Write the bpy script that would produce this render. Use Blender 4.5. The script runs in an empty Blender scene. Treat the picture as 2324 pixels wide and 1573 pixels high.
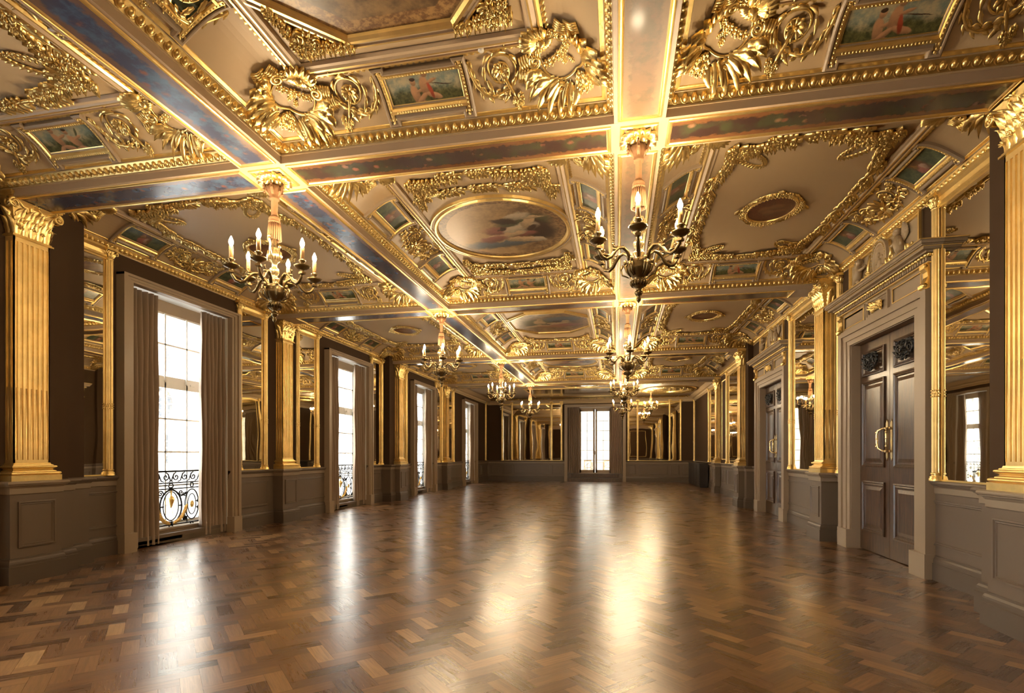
import bpy, math, random
from math import pi, sin, cos, tan, atan2, sqrt, radians, exp
from mathutils import Vector, Matrix
random.seed(7)
C = bpy.context.scene.collection
# ------------------------------------------------------------------ room numbers (metres)
XL, XR, XR2, XA, YB, YF = -7.5, 3.76, 4.0, 4.15, 30.5, -2.6
ZS, ZC = 4.51, 4.93                       # beam soffit, coffer field
BEAMY = [(4.90, 5.38), (10.45, 10.96), (16.33, 16.84), (22.08, 22.58)]
BEAMX = [(-3.895, -3.41), (-0.03, 0.423)]
ZA = 4.75                                 # ceiling of the far end

# ------------------------------------------------------------------ mesh builder
class MB:
    def __init__(s): s.v = []; s.f = []; s.m = []; s.s = []
    def add(s, vs, fs, mi=0, smooth=False):
        n = len(s.v); s.v.extend(vs)
        for f in fs:
            s.f.append(tuple(i + n for i in f)); s.m.append(mi); s.s.append(smooth)
    def join(s, o, M=None, mi=None):
        n = len(s.v)
        s.v.extend([tuple(M @ Vector(p)) for p in o.v] if M is not None else o.v)
        s.f.extend(tuple(i + n for i in f) for f in o.f)
        s.m.extend(o.m if mi is None else [mi] * len(o.f)); s.s.extend(o.s)
    def box(s, x0, x1, y0, y1, z0, z1, mi=0, fn=None):
        vs = [(x, y, z) for z in (z0, z1) for y in (y0, y1) for x in (x0, x1)]
        if fn: vs = [fn(*p) for p in vs]
        s.add(vs, [(0, 2, 3, 1), (4, 5, 7, 6), (0, 1, 5, 4), (2, 6, 7, 3), (0, 4, 6, 2), (1, 3, 7, 5)], mi)
    def prism(s, poly, d0, d1, axis='y', mi=0, fn=None, smooth=False):
        """polygon extruded: axis y -> poly is (x,z); z -> (x,y); x -> (y,z)"""
        n = len(poly)
        def P(p, d): return {'y': (p[0], d, p[1]), 'z': (p[0], p[1], d), 'x': (d, p[0], p[1])}[axis]
        vs = [P(p, d0) for p in poly] + [P(p, d1) for p in poly]
        if fn: vs = [fn(*p) for p in vs]
        s.add(vs, [tuple(range(n))[::-1], tuple(range(n, 2 * n))], mi)
        s.add(vs, [(i, (i + 1) % n, n + (i + 1) % n, n + i) for i in range(n)], mi, smooth)
    def lathe(s, prof, n=16, c=(0, 0, 0), mi=0, smooth=True, a0=0, a1=2 * pi, lob=0, la=0.0):
        full = abs(a1 - a0 - 2 * pi) < 1e-6
        k = n if full else n + 1
        vs = []
        for r, z in prof:
            for i in range(k):
                a = a0 + (a1 - a0) * i / n
                rr = r * (1 + la * cos(lob * a)) if lob else r
                vs.append((c[0] + rr * cos(a), c[1] + rr * sin(a), c[2] + z))
        fs = []
        for j in range(len(prof) - 1):
            for i in range(n):
                b = (i + 1) % k
                fs.append((j * k + i, j * k + b, (j + 1) * k + b, (j + 1) * k + i))
        s.add(vs, fs, mi, smooth)
    def tube(s, pts, rad, n=6, mi=0, closed=False, flat=1.0):
        pts = [Vector(p) for p in pts]; m = len(pts)
        if not isinstance(rad, (list, tuple)): rad = [rad] * m
        vs = []; up = None
        for i, p in enumerate(pts):
            if closed: t = (pts[(i + 1) % m] - pts[i - 1])
            else: t = pts[min(i + 1, m - 1)] - pts[max(i - 1, 0)]
            if t.length < 1e-9: t = Vector((1, 0, 0))
            t.normalize()
            if up is None:
                up = Vector((0, 0, 1)) if abs(t.z) < .9 else Vector((1, 0, 0))
            up = (up - t * up.dot(t))
            if up.length < 1e-6: up = t.orthogonal()
            up.normalize(); sd = t.cross(up)
            for k in range(n):
                a = 2 * pi * k / n
                vs.append(tuple(p + (sd * cos(a) + up * sin(a) * flat) * rad[i]))
        fs = []
        for i in range(m if closed else m - 1):
            j = (i + 1) % m
            for k in range(n):
                b = (k + 1) % n
                fs.append((i * n + k, i * n + b, j * n + b, j * n + k))
        if not closed:
            fs.append(tuple(range(n))[::-1]); fs.append(tuple((m - 1) * n + k for k in range(n)))
        s.add(vs, fs, mi, True)
    def ball(s, c, r, n=6, m=4, mi=0, half=False):
        """ellipsoid, r scalar or triple"""
        if not isinstance(r, (tuple, list)): r = (r, r, r)
        vs = []; fs = []
        t0 = 0 if half else -pi / 2
        for j in range(m + 1):
            t = t0 + (pi / 2 - t0) * j / m
            for i in range(n):
                a = 2 * pi * i / n
                vs.append((c[0] + r[0] * cos(t) * cos(a), c[1] + r[1] * cos(t) * sin(a), c[2] + r[2] * sin(t)))
        for j in range(m):
            for i in range(n):
                b = (i + 1) % n
                fs.append((j * n + i, j * n + b, (j + 1) * n + b, (j + 1) * n + i))
        s.add(vs, fs, mi, True)
    def leaf(s, p, a, L, W, bend=0.0, h=0.03, z0=0.0, lob=3, tip=0.0, n=8, mi=0):
        """carved leaf lying on the ground plane, spine curving by `bend`"""
        x, y = p; vs = []; prof = (0.0, .95, .62, .95, 0.0); S = (-1, -.52, 0, .52, 1)
        for i in range(n + 1):
            t = i / n; ang = a + bend * t
            if i: x += cos(ang) * L / n; y += sin(ang) * L / n
            w = W * (sin(pi * min(1, t * .86 + .14)) ** .75) * (1 + .22 * cos(2 * pi * lob * t)) * .5
            hh = h * (.35 + .65 * sin(pi * t * .9)) + tip * t * t
            for k in range(5):
                vs.append((x - sin(ang) * w * S[k], y + cos(ang) * w * S[k], z0 + hh * prof[k] + tip * t * t * .5))
        fs = [(i * 5 + k, i * 5 + k + 1, i * 5 + k + 6, i * 5 + k + 5) for i in range(n) for k in range(4)]
        s.add(vs, fs, mi, True)
    def spiral(s, c, R, a0, turns, r0, r1, d=1, n=None, z=None, k=6, mi=0, r_end=.14):
        n = n or int(14 * turns); pts = []; rad = []
        for i in range(n + 1):
            t = i / n; a = a0 + d * 2 * pi * turns * t; rr = R * ((1 - t) ** .9 * (1 - r_end) + r_end)
            w = r0 + (r1 - r0) * t
            pts.append((c[0] + rr * cos(a), c[1] + rr * sin(a), (z if z is not None else w * .5) + .012 * t)); rad.append(w)
        s.tube(pts, rad, k, mi)
    def flower(s, c, r, n=6, h=.02, z0=0.0, mi=0):
        a0 = random.random() * 6
        for i in range(n):
            a = a0 + 2 * pi * i / n
            s.leaf((c[0] + cos(a) * r * .15, c[1] + sin(a) * r * .15), a, r * .9, r * .75, 0, h, z0, 1, h * .4, 4, mi)
        s.ball((c[0], c[1], z0 + h * .8), r * .3, 6, 3, mi)
    def ring(s, c, rx, ry, r, n=36, k=6, z=None, mi=0, a0=0, a1=2 * pi):
        full = abs(a1 - a0 - 2 * pi) < 1e-6
        pts = [(c[0] + rx * cos(a0 + (a1 - a0) * i / n), c[1] + ry * sin(a0 + (a1 - a0) * i / n), r * .4 if z is None else z) for i in range(n if full else n + 1)]
        s.tube(pts, r, k, mi, full)
    def rect_sweep(s, prof, x0, x1, y0, y1, mi=None, smooth=False):
        """profile [(inset, z, mi)] swept round a rectangle with mitred corners"""
        vs = []
        for q in prof:
            i, z = q[0], q[1]
            vs += [(x0 + i, y0 + i, z), (x1 - i, y0 + i, z), (x1 - i, y1 - i, z), (x0 + i, y1 - i, z)]
        for j in range(len(prof) - 1):
            mm = prof[j][2] if len(prof[j]) > 2 else (mi or 0)
            s.add(vs, [(j * 4 + k, j * 4 + (k + 1) % 4, j * 4 + 4 + (k + 1) % 4, j * 4 + 4 + k) for k in range(4)], mm, smooth)
    def poly_sweep(s, prof, poly, mi=0):
        """closed convex-ish polygon outline, profile (outset, z)"""
        n = len(poly); vs = []; area = sum(poly[i][0] * poly[(i + 1) % n][1] - poly[(i + 1) % n][0] * poly[i][1] for i in range(n))
        sg = 1 if area > 0 else -1
        nor = []
        for i in range(n):
            p0, p1, p2 = Vector(poly[i - 1]), Vector(poly[i]), Vector(poly[(i + 1) % n])
            e0 = (p1 - p0).normalized(); e1 = (p2 - p1).normalized()
            n0 = Vector((e0.y, -e0.x)) * sg; n1 = Vector((e1.y, -e1.x)) * sg
            m = (n0 + n1); m = m / max(.3, m.dot(n0)); nor.append(m)
        for q in prof:
            for i in range(n): vs.append((poly[i][0] + nor[i].x * q[0], poly[i][1] + nor[i].y * q[0], q[1]))
        for j in range(len(prof) - 1):
            mm = prof[j][2] if len(prof[j]) > 2 else mi
            s.add(vs, [(j * n + k, j * n + (k + 1) % n, j * n + n + (k + 1) % n, j * n + n + k) for k in range(n)], mm)
    def mesh(s, name, mats):
        me = bpy.data.meshes.new(name); me.from_pydata(s.v, [], s.f)
        for m in (mats if isinstance(mats, (list, tuple)) else [mats]): me.materials.append(m)
        me.polygons.foreach_set('material_index', s.m); me.polygons.foreach_set('use_smooth', s.s)
        me.update(); return me

def link(name, me, parent=None):
    o = bpy.data.objects.new(name, me); C.objects.link(o)
    if parent: o.parent = parent
    return o
def obj(name, mb, mats, parent=None, label=None):
    o = link(name, mb.mesh(name, mats), parent)
    if label: o['label'] = label
    return o
def tag(o, label, cat, group=None):
    o['label'] = label; o['category'] = cat
    if group: o['group'] = group
    return o
def thing(name, label, cat, group=None):
    return tag(link(name, None), label, cat, group)
def struct(name, mb, mats, parent=None):
    o = obj(name, mb, mats, parent); o['kind'] = 'structure'; return o
def dup(root, label=None, group=None):
    r = root.copy(); C.objects.link(r)
    if label: r['label'] = label
    if group: r['group'] = group
    for ch in list(root.children):
        c = ch.copy(); C.objects.link(c); c.parent = r
        for g in list(ch.children):
            d = g.copy(); C.objects.link(d); d.parent = c
    return r
def put(o, loc, rot=(0, 0, 0), scale=None):
    o.location = loc; o.rotation_euler = rot
    if scale: o.scale = scale
    return o
def wallput(o, w, t, v=0.0, z=0.0, xr=XR):
    if w == 'L': return put(o, (XL + v, t, z), (0, 0, -pi / 2))
    if w == 'R': return put(o, (xr - v, t, z), (0, 0, pi / 2))
    return put(o, (t, YB - v, z), (0, 0, pi))
def ceilput(o, x, y, z=ZC, rz=0.0, scale=None):
    return put(o, (x, y, z), (pi, 0, rz), scale)       # local +z points down

# ------------------------------------------------------------------ materials
class NT:
    def __init__(s, name):
        s.mat = bpy.data.materials.new(name); s.mat.use_nodes = True; s.t = s.mat.node_tree; s.t.nodes.clear()
        s.out = s.t.nodes.new('ShaderNodeOutputMaterial')
    def n(s, ty, ins=None, **kw):
        nd = s.t.nodes.new(ty)
        for k, v in kw.items(): setattr(nd, k, v)
        for k, v in (ins or {}).items(): s.set(nd.inputs[k], v)
        return nd
    def set(s, sock, v):
        if isinstance(v, bpy.types.NodeSocket): s.t.links.new(v, sock)
        else:
            if sock.type == 'RGBA' and isinstance(v, (tuple, list)) and len(v) == 3: v = (*v, 1)
            sock.default_value = v
    def math(s, op, a, b=0.0, c=0.0): return s.n('ShaderNodeMath', {0: a, 1: b, 2: c}, operation=op).outputs[0]
    def mix(s, f, a, b, bt='MIX'):
        nd = s.n('ShaderNodeMix', data_type='RGBA', blend_type=bt)
        s.set(nd.inputs[0], f); s.set(nd.inputs[6], a); s.set(nd.inputs[7], b); return nd.outputs[2]
    def noise(s, vec, scale, detail=4, rough=.55, dist=0.0, out=0):
        nd = s.n('ShaderNodeTexNoise', {'Scale': scale, 'Detail': detail, 'Roughness': rough, 'Distortion': dist})
        if vec is not None: s.set(nd.inputs['Vector'], vec)
        return nd.outputs[out]
    def ramp(s, f, stops, interp='LINEAR'):
        nd = s.n('ShaderNodeValToRGB', {0: f}); r = nd.color_ramp; r.interpolation = interp
        while len(r.elements) > 1: r.elements.remove(r.elements[-1])
        for i, (p, c) in enumerate(stops):
            e = r.elements[0] if i == 0 else r.elements.new(p)
            e.position = p; e.color = (*c, 1) if len(c) == 3 else c
        return nd.outputs[0]
    def step(s, f, a, b): return s.n('ShaderNodeMapRange', {0: f, 1: a, 2: b, 3: 0.0, 4: 1.0}, interpolation_type='SMOOTHSTEP').outputs[0]
    def objco(s, offs=False):
        v = s.n('ShaderNodeTexCoord').outputs['Object']
        if offs:
            r = s.n('ShaderNodeObjectInfo').outputs['Random']
            cv = s.n('ShaderNodeCombineXYZ', {0: s.math('MULTIPLY', r, 37.0), 1: s.math('MULTIPLY', r, 91.0), 2: s.math('MULTIPLY', r, 53.0)}).outputs[0]
            v2 = s.n('ShaderNodeVectorMath', {0: v, 1: cv}, operation='ADD').outputs[0]
            return v, v2
        return v
    def bump(s, h, strength=.3, dist=.01):
        return s.n('ShaderNodeBump', {'Strength': strength, 'Distance': dist, 'Height': h}).outputs[0]
    def bsdf(s, color, rough=.5, metal=0.0, normal=None, **kw):
        b = s.n('ShaderNodeBsdfPrincipled', {'Base Color': color, 'Roughness': rough, 'Metallic': metal})
        if normal is not None: s.set(b.inputs['Normal'], normal)
        for k, v in kw.items(): s.set(b.inputs[k.replace('_', ' ')], v)
        s.t.links.new(b.outputs[0], s.out.inputs[0]); return s.mat

def plain(name, col, rough=.5, metal=0.0, var=.08, scale=6.0, bump=0.0, bscale=120.0, **kw):
    m = NT(name); g = m.n('ShaderNodeNewGeometry').outputs['Position']
    f = m.noise(g, scale, 3)
    lo = tuple(c * (1 - var) for c in col); hi = tuple(min(1, c * (1 + var)) for c in col)
    c = m.mix(f, lo, hi)
    nrm = m.bump(m.noise(g, bscale, 2), bump, .004) if bump else None
    return m.bsdf(c, rough, metal, nrm, **kw)

def gold_mat(name, col, rough, bump=.25, scale=40):
    m = NT(name); g = m.n('ShaderNodeNewGeometry').outputs['Position']
    a = m.noise(g, 5, 4); b = m.noise(g, scale, 4)
    c = m.mix(m.step(a, .35, .7), tuple(x * .86 for x in col), col)
    c = m.mix(m.math('MULTIPLY', m.step(b, .62, .8), .35), c, (col[0] * .62, col[1] * .5, col[2] * .35))
    r = m.math('ADD', m.math('MULTIPLY', b, .16), rough - .06)
    return m.bsdf(c, r, .88, m.bump(b, bump, .006))
GOLD = gold_mat('gold_leaf', (.98, .72, .28), .31)
GOLDP = gold_mat('gold_leaf_worn', (.98, .73, .31), .44, .3, 25)
BRASS = gold_mat('aged_brass', (.20, .135, .055), .30, .2, 60)
HANDLE = gold_mat('polished_brass', (.85, .68, .36), .2, .2, 60)
WALLB = plain('brown_wallcloth', (.062, .033, .014), .8, 0, .05, 3, .15, 300, Specular_IOR_Level=.2)
DADO = plain('taupe_paint', (.138, .097, .062), .42, 0, .05, 2)
DADOL = plain('light_taupe_paint', (.25, .185, .118), .42, 0, .04, 2)
SKIRT = plain('dark_taupe_paint', (.095, .066, .042), .42, 0, .05, 2)
FRAME = plain('beige_frame_paint', (.33, .24, .15), .4, 0, .04, 2)
CEIL = plain('warm_stone_ceiling_paint', (.56, .405, .225), .5, 0, .05, 1.2)
CEILG = plain('pale_ceiling_paint', (.60, .45, .28), .45, 0, .05, 1.2)
RAIL = plain('beam_rail_paint', (.47, .335, .21), .45, 0, .04, 1.2)
WHITE = plain('white_window_paint', (.78, .77, .72), .4, 0, .03, 2)
IRON = plain('black_iron', (.012, .012, .013), .38, .6, .1, 30)
ROPE = plain('beige_silk_cord', (.30, .15, .06), .7, 0, .15, 60, .6, 260)
STONE = plain('cream_stone', (.52, .48, .41), .8, 0, .06, .6)
STONED = plain('darkened_court_stone', (.40, .38, .33), .8, 0, .06, .6)  # cream stone darkened in colour to hold down the court's brightness
RELIEF = plain('ivory_plaster', (.43, .31, .175), .45, 0, .06, 8)
PANE = plain('dark_house_pane', (.035, .04, .045), .6, 0, .1, .7)
BLACKCAB = plain('dark_brown_leather', (.018, .012, .009), .45, 0, .2, 8)
CANDLE = plain('gilt_candle_tube', (.62, .36, .14), .4, .35, .05, 30)
ASPHALT = plain('street_asphalt', (.25, .25, .25), .9)
WOODC = plain('light_wood', (.55, .38, .22), .5)

def curtain_mat():
    m = NT('taupe_curtain_cloth'); v = m.objco()
    f = m.noise(v, 240, 2)
    c = m.mix(f, (.21, .140, .082), (.30, .205, .125))
    return m.bsdf(c, .78, 0, m.bump(f, .15, .002), Sheen_Weight=.25)
CURT = curtain_mat()
def wood_mat():
    m = NT('dark_polished_door_wood'); v = m.objco(True)[1]
    sv = m.n('ShaderNodeVectorMath', {0: v, 1: (9, 9, .7)}, operation='MULTIPLY').outputs[0]
    g = m.noise(sv, 5, 5, .6, .6)
    c = m.mix(m.step(g, .3, .72), (.024, .011, .005), (.105, .050, .022))
    return m.bsdf(c, m.math('ADD', m.math('MULTIPLY', g, .15), .24), 0, m.bump(g, .06, .004), Coat_Weight=.25, Coat_Roughness=.2)
DOORW = wood_mat()
def mirror_mat():
    m = NT('old_mirror_glass'); g = m.n('ShaderNodeNewGeometry').outputs['Position']
    sv = m.n('ShaderNodeVectorMath', {0: g, 1: (1, 1, .45)}, operation='MULTIPLY').outputs[0]
    h = m.noise(sv, 1.6, 1, .4)
    return m.bsdf((.74, .69, .58), .015, 1.0, m.bump(h, .22, .012))
MIRROR = mirror_mat()
def glass_mat():
    m = NT('window_glass')
    f = m.n('ShaderNodeFresnel', {'IOR': 1.45}).outputs[0]
    t = m.n('ShaderNodeBsdfTransparent', {0: (.97, .98, .98, 1)}).outputs[0]
    g = m.n('ShaderNodeBsdfGlossy', {'Roughness': .02}).outputs[0]
    mx = m.n('ShaderNodeMixShader', {0: m.math('MULTIPLY', f, .6), 1: t, 2: g})
    m.t.links.new(mx.outputs[0], m.out.inputs[0]); return m.mat
GLASS = glass_mat()
def bulb_mat():
    m = NT('lit_candle_bulb')
    e = m.n('ShaderNodeEmission', {0: (1.0, .86, .62, 1), 1: 30.0})
    m.t.links.new(e.outputs[0], m.out.inputs[0]); m.mat.cycles.emission_sampling = 'NONE'; return m.mat
BULB = bulb_mat()

# painted canvases : soft ellipses of colour over a ground, all in the canvas's own coordinates
def painting(name, ground, blobs, warp=.05, wscale=9, edge=None, rough=.38, coat=.25, yoff=0.0):
    m = NT(name); v, vr = m.objco(True)
    nz = m.noise(vr, wscale, 4, .6, .3, 1)
    d = m.n('ShaderNodeVectorMath', {0: nz, 1: (.5, .5, .5)}, operation='SUBTRACT').outputs[0]
    d = m.n('ShaderNodeVectorMath', {0: d, 3: warp * 2}, operation='SCALE').outputs[0]
    w = m.n('ShaderNodeVectorMath', {0: v, 1: d}, operation='ADD').outputs[0]
    sx = m.n('ShaderNodeSeparateXYZ', {0: w}); X, Y = sx.outputs[0], m.math('SUBTRACT', sx.outputs[1], yoff)
    n1 = m.noise(vr, wscale * .8, 5, .65); n2 = m.noise(vr, wscale * 3.2, 4, .7)
    c = ground(m, X, Y, n1, n2)
    for (cx, cy, rx, ry, rot, col, soft) in blobs:
        ux = m.math('SUBTRACT', X, cx); uy = m.math('SUBTRACT', Y, cy)
        if rot:
            a = m.math('ADD', m.math('MULTIPLY', ux, cos(rot)), m.math('MULTIPLY', uy, sin(rot)))
            b = m.math('SUBTRACT', m.math('MULTIPLY', uy, cos(rot)), m.math('MULTIPLY', ux, sin(rot)))
        else: a, b = ux, uy
        a = m.math('DIVIDE', a, rx); b = m.math('DIVIDE', b, ry)
        q = m.math('ADD', m.math('MULTIPLY', a, a), m.math('MULTIPLY', b, b))
        f = m.step(q, 1 + soft, 1 - soft)
        dark = tuple(x * .55 for x in col)
        c = m.mix(f, c, m.mix(m.step(m.math('ADD', b, m.math('MULTIPLY', n2, .8)), -.5, .9), dark, col))
    if edge: c = edge(m, m.n('ShaderNodeSeparateXYZ', {0: v}), c, n2)
    c = m.mix(.25, c, m.mix(n2, (.02, .015, .01), (.6, .5, .35)), 'OVERLAY')
    return m.bsdf(c, rough, 0, m.bump(n2, .12, .003), Coat_Weight=coat, Coat_Roughness=.3)
def g_sky(m, X, Y, n1, n2):
    c = m.mix(m.step(n1, .38, .62), (.20, .27, .24), (.48, .42, .27))
    g = m.mix(m.step(n2, .35, .65), (.045, .055, .020), (.13, .13, .045))
    return m.mix(m.step(m.math('ADD', Y, m.math('MULTIPLY', m.math('SUBTRACT', n1, .5), .14)), .02, -.05), c, g)
SKIN, SKIN2, RED, DK = (.52, .29, .15), (.42, .22, .11), (.42, .07, .03), (.06, .03, .015)
def putto(x, y, s, lean=0.0, col=SKIN):
    return [(x, y, .030 * s, .055 * s, lean, col, .35), (x + .012 * s - lean * .04 * s, y + .072 * s, .022 * s, .024 * s, 0, col, .3),
            (x + .012 * s - lean * .04 * s, y + .088 * s, .022 * s, .012 * s, 0, DK, .3),
            (x + .055 * s, y - .055 * s, .055 * s, .016 * s, -.25, col, .3), (x - .035 * s, y - .065 * s, .045 * s, .015 * s, .5, col, .3),
            (x + .05 * s, y + .02 * s, .045 * s, .010 * s, .25, col, .3)]
P_BOYS1 = painting('small_painting_two_boys', g_sky, putto(-.10, -.045, 1.25, .25) + putto(.0, .01, 1.35, -.1) + [(.05, -.03, .018, .06, .3, RED, .5), (.16, .01, .10, .004, -.12, DK, .4)], .012, 9, yoff=.33)
P_BOYS2 = painting('small_painting_boys_by_reeds', g_sky, putto(-.12, -.01, 1.3, .4) + putto(.06, -.035, 1.25, .9) + [(.15, .04, .05, .012, .9, (.1, .11, .05), .5)], .012, 9, yoff=.33)
def g_green(m, X, Y, n1, n2): return m.mix(m.step(n1, .35, .7), (.035, .060, .034), (.115, .140, .075))
P_FLOW = painting('small_painting_flowers', g_green, [(0, .0, .09, .17, .2, (.16, .07, .03), .6), (-.02, -.06, .06, .07, 0, (.36, .13, .10), .6), (.03, -.03, .035, .05, .5, (.44, .30, .22), .6), (.0, .10, .06, .06, .4, (.20, .10, .05), .6), (-.05, .02, .03, .04, 0, (.30, .16, .05), .6)], .05, 14, yoff=.33)
def g_warm_sheen(m, X, Y, n1, n2):
    c = m.mix(m.step(n1, .35, .65), (.13, .075, .035), (.40, .27, .13))
    return m.mix(m.step(X, .55, -.75), c, (.62, .42, .20))  # paler towards one side: gold sheen painted into the ground
def edge_round(R):
    def e(m, sx, c, n2):
        q = m.math('SQRT', m.math('ADD', m.math('POWER', m.math('DIVIDE', sx.outputs[0], R[0]), 2.0), m.math('POWER', m.math('DIVIDE', sx.outputs[1], R[1]), 2.0)))
        band = m.mix(m.step(m.math('ADD', n2, 0.0), .4, .6), (.16, .085, .035), (.36, .22, .09))
        return m.mix(m.step(q, .865, .875), c, band)
    return e
PALE, WH, ROSE, BLU, OL = (.62, .47, .28), (.60, .52, .38), (.34, .13, .10), (.13, .17, .21), (.10, .11, .05)
P_OVAL = painting('round_figure_painting', g_warm_sheen, [(.35, .25, .42, .22, .2, OL, .5), (.55, -.05, .25, .35, .2, DK, .6), (-.1, -.45, .6, .16, .1, BLU, .6), (.1, -.05, .40, .16, -.25, ROSE, .5),
    (.28, .05, .30, .13, .35, WH, .4), (.42, .22, .08, .20, -.5, PALE, .35), (.50, .38, .17, .05, .1, PALE, .4), (.30, .45, .18, .11, .2, WH, .5), (.05, -.15, .30, .075, .25, PALE, .3), (-.18, -.18, .075, .075, 0, PALE, .3),
    (.22, -.34, .36, .09, -.15, PALE, .35), (.52, -.38, .10, .09, 0, WH, .4), (-.12, -.36, .08, .07, 0, PALE, .3), (-.2, -.28, .22, .12, .3, ROSE, .6), (.45, .05, .12, .06, .8, DK, .6), (.1, .32, .2, .08, -.3, DK, .7), (.0, .08, .08, .05, .4, DK, .6)], .10, 6, edge_round((.98, 1.02)), .44, .15)
def g_oct(m, X, Y, n1, n2): return m.mix(m.step(n1, .3, .7), (.10, .060, .030), (.34, .22, .10))
def edge_oct(m, sx, c, n2):
    ax = m.math('ABSOLUTE', sx.outputs[0]); ay = m.math('ABSOLUTE', sx.outputs[1])
    q = m.math('MAXIMUM', m.math('MAXIMUM', m.math('DIVIDE', ax, .98), m.math('DIVIDE', ay, 1.0)), m.math('DIVIDE', m.math('ADD', ax, ay), 1.42))
    return m.mix(m.step(q, .86, .87), c, m.mix(m.step(n2, .4, .6), (.20, .10, .04), (.44, .27, .11)))
P_OCT = painting('octagon_figure_painting', g_oct, [(.3, .3, .5, .25, .1, BLU, .6), (-.35, .0, .35, .4, .2, OL, .6), (-.25, .05, .16, .24, .2, PALE, .4), (-.22, .32, .09, .09, 0, PALE, .3), (-.35, -.28, .34, .10, .2, PALE, .4), (.2, -.12, .34, .12, .3, PALE, .4), (.42, .12, .09, .09, 0, PALE, .3),
    (.35, -.3, .45, .15, .1, ROSE, .5), (.0, -.4, .4, .12, -.1, (.35, .16, .07), .6), (.05, -.0, .13, .05, .5, PALE, .4), (.1, .1, .2, .06, .4, DK, .6), (-.1, -.15, .15, .05, .2, DK, .6)], .10, 6, edge_oct, .40, .2)
def g_red(m, X, Y, n1, n2): return m.mix(m.step(n2, .5, .75), (.13, .032, .012), (.30, .12, .04))
P_MED = painting('brown_medallion_painting', g_red, [(-.08, 0, .08, .10, .3, (.28, .13, .05), .7), (.05, .06, .10, .09, .2, (.27, .13, .05), .7), (.1, -.08, .12, .06, .3, (.25, .11, .045), .7), (-.02, -.1, .07, .08, 0, (.28, .14, .06), .7)], .03, 16)
def strip_mat(name, ground, dark, leafc, rr=.2, coat=.6):
    m = NT(name); v, vr = m.objco(True)
    n1 = m.noise(vr, 5, 5, .65); n2 = m.noise(vr, 16, 4, .65)
    sx = m.n('ShaderNodeSeparateXYZ', {0: v})
    y = m.math('ABSOLUTE', m.math('ADD', sx.outputs[1], m.math('MULTIPLY', m.math('SUBTRACT', n2, .5), .12)))
    band = m.step(y, .125, .085)
    gr = m.mix(n1, tuple(x * .6 for x in ground), ground)
    vo = m.n('ShaderNodeTexVoronoi', {'Vector': vr, 'Scale': 8.0})
    fruit = m.mix(m.step(vo.outputs[0], .10, .38), m.mix(m.n('ShaderNodeSeparateColor', {0: vo.outputs[1]}).outputs[0], (.25, .06, .04), (.30, .17, .09)), leafc)
    gar = m.mix(m.step(n1, .42, .62), dark, fruit)
    c = m.mix(band, gr, gar)
    return m.bsdf(c, m.math('ADD', m.math('MULTIPLY', n2, .1), rr), 0, m.bump(n2, .05, .003), Coat_Weight=coat, Coat_Roughness=.14)
P_STRIP = strip_mat('garland_strip_painting', (.22, .095, .036), (.050, .026, .020), (.060, .062, .028))
P_STRIPB = strip_mat('sky_sheen_garland_strip_painting', (.21, .13, .10), (.050, .060, .105), (.075, .12, .19))  # window-side strips: bluish sky reflection painted into the colours
P_STRIPP = strip_mat('pale_garland_strip_painting', (.34, .21, .10), (.22, .125, .06), (.15, .105, .05), .5, .08)
def gloss_mat():
    m = NT('varnished_gold_ceiling_painting'); v = m.objco()
    n1 = m.noise(v, 1.5, 5, .6, .5)
    c = m.mix(m.step(n1, .3, .7), (.12, .075, .03), (.38, .26, .11))
    return m.bsdf(c, .12, .2, m.bump(n1, .05, .01), Coat_Weight=.6, Coat_Roughness=.08)
P_GLOSS = gloss_mat()
def floor_mat():
    m = NT('herringbone_parquet'); g = m.n('ShaderNodeNewGeometry').outputs['Position']
    tone = m.n('ShaderNodeAttribute', attribute_name='tone').outputs['Fac']
    dr = m.n('ShaderNodeAttribute', attribute_name='turn').outputs['Fac']
    sx = m.n('ShaderNodeSeparateXYZ', {0: g}); X, Y = sx.outputs[0], sx.outputs[1]
    u = m.math('MULTIPLY', m.math('ADD', X, Y), .7071); w = m.math('MULTIPLY', m.math('SUBTRACT', Y, X), .7071)
    mixf = lambda a, b: m.math('ADD', m.math('MULTIPLY', a, m.math('SUBTRACT', 1.0, dr)), m.math('MULTIPLY', b, dr))
    al = mixf(u, w); ac = mixf(w, u)
    off = m.math('MULTIPLY', tone, 57.0)
    cv = m.n('ShaderNodeCombineXYZ', {0: m.math('ADD', m.math('MULTIPLY', al, 2.2), off), 1: m.math('MULTIPLY', ac, 34.0), 2: off}).outputs[0]
    gr = m.noise(cv, 1.6, 6, .65, .5)
    sheen_tone = m.math('ADD', tone, m.math('MULTIPLY', m.math('SUBTRACT', dr, .5), .26))  # one plank direction lighter: grain sheen put into the tone
    base = m.ramp(sheen_tone, [(0, (.042, .015, .004)), (.28, (.094, .036, .010)), (.6, (.162, .070, .020)), (.86, (.255, .122, .038)), (1, (.355, .19, .066))])
    c = m.mix(m.step(gr, .36, .66), base, m.mix(.38, base, (.050, .022, .009)))
    r = m.math('ADD', m.math('MULTIPLY', gr, .13), m.math('ADD', .20, m.math('MULTIPLY', tone, .06)))
    tx = m.n('ShaderNodeAttribute', attribute_name='tilt').outputs['Vector']
    nb = m.bump(gr, .10, .004)
    nv = m.n('ShaderNodeVectorMath', {0: nb, 1: tx}, operation='ADD').outputs[0]
    nv = m.n('ShaderNodeVectorMath', {0: nv}, operation='NORMALIZE').outputs[0]
    return m.bsdf(c, r, 0, nv, Specular_IOR_Level=.5, Coat_Weight=.75, Coat_Roughness=.25, Coat_IOR=1.6)
FLOOR = floor_mat()
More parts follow.
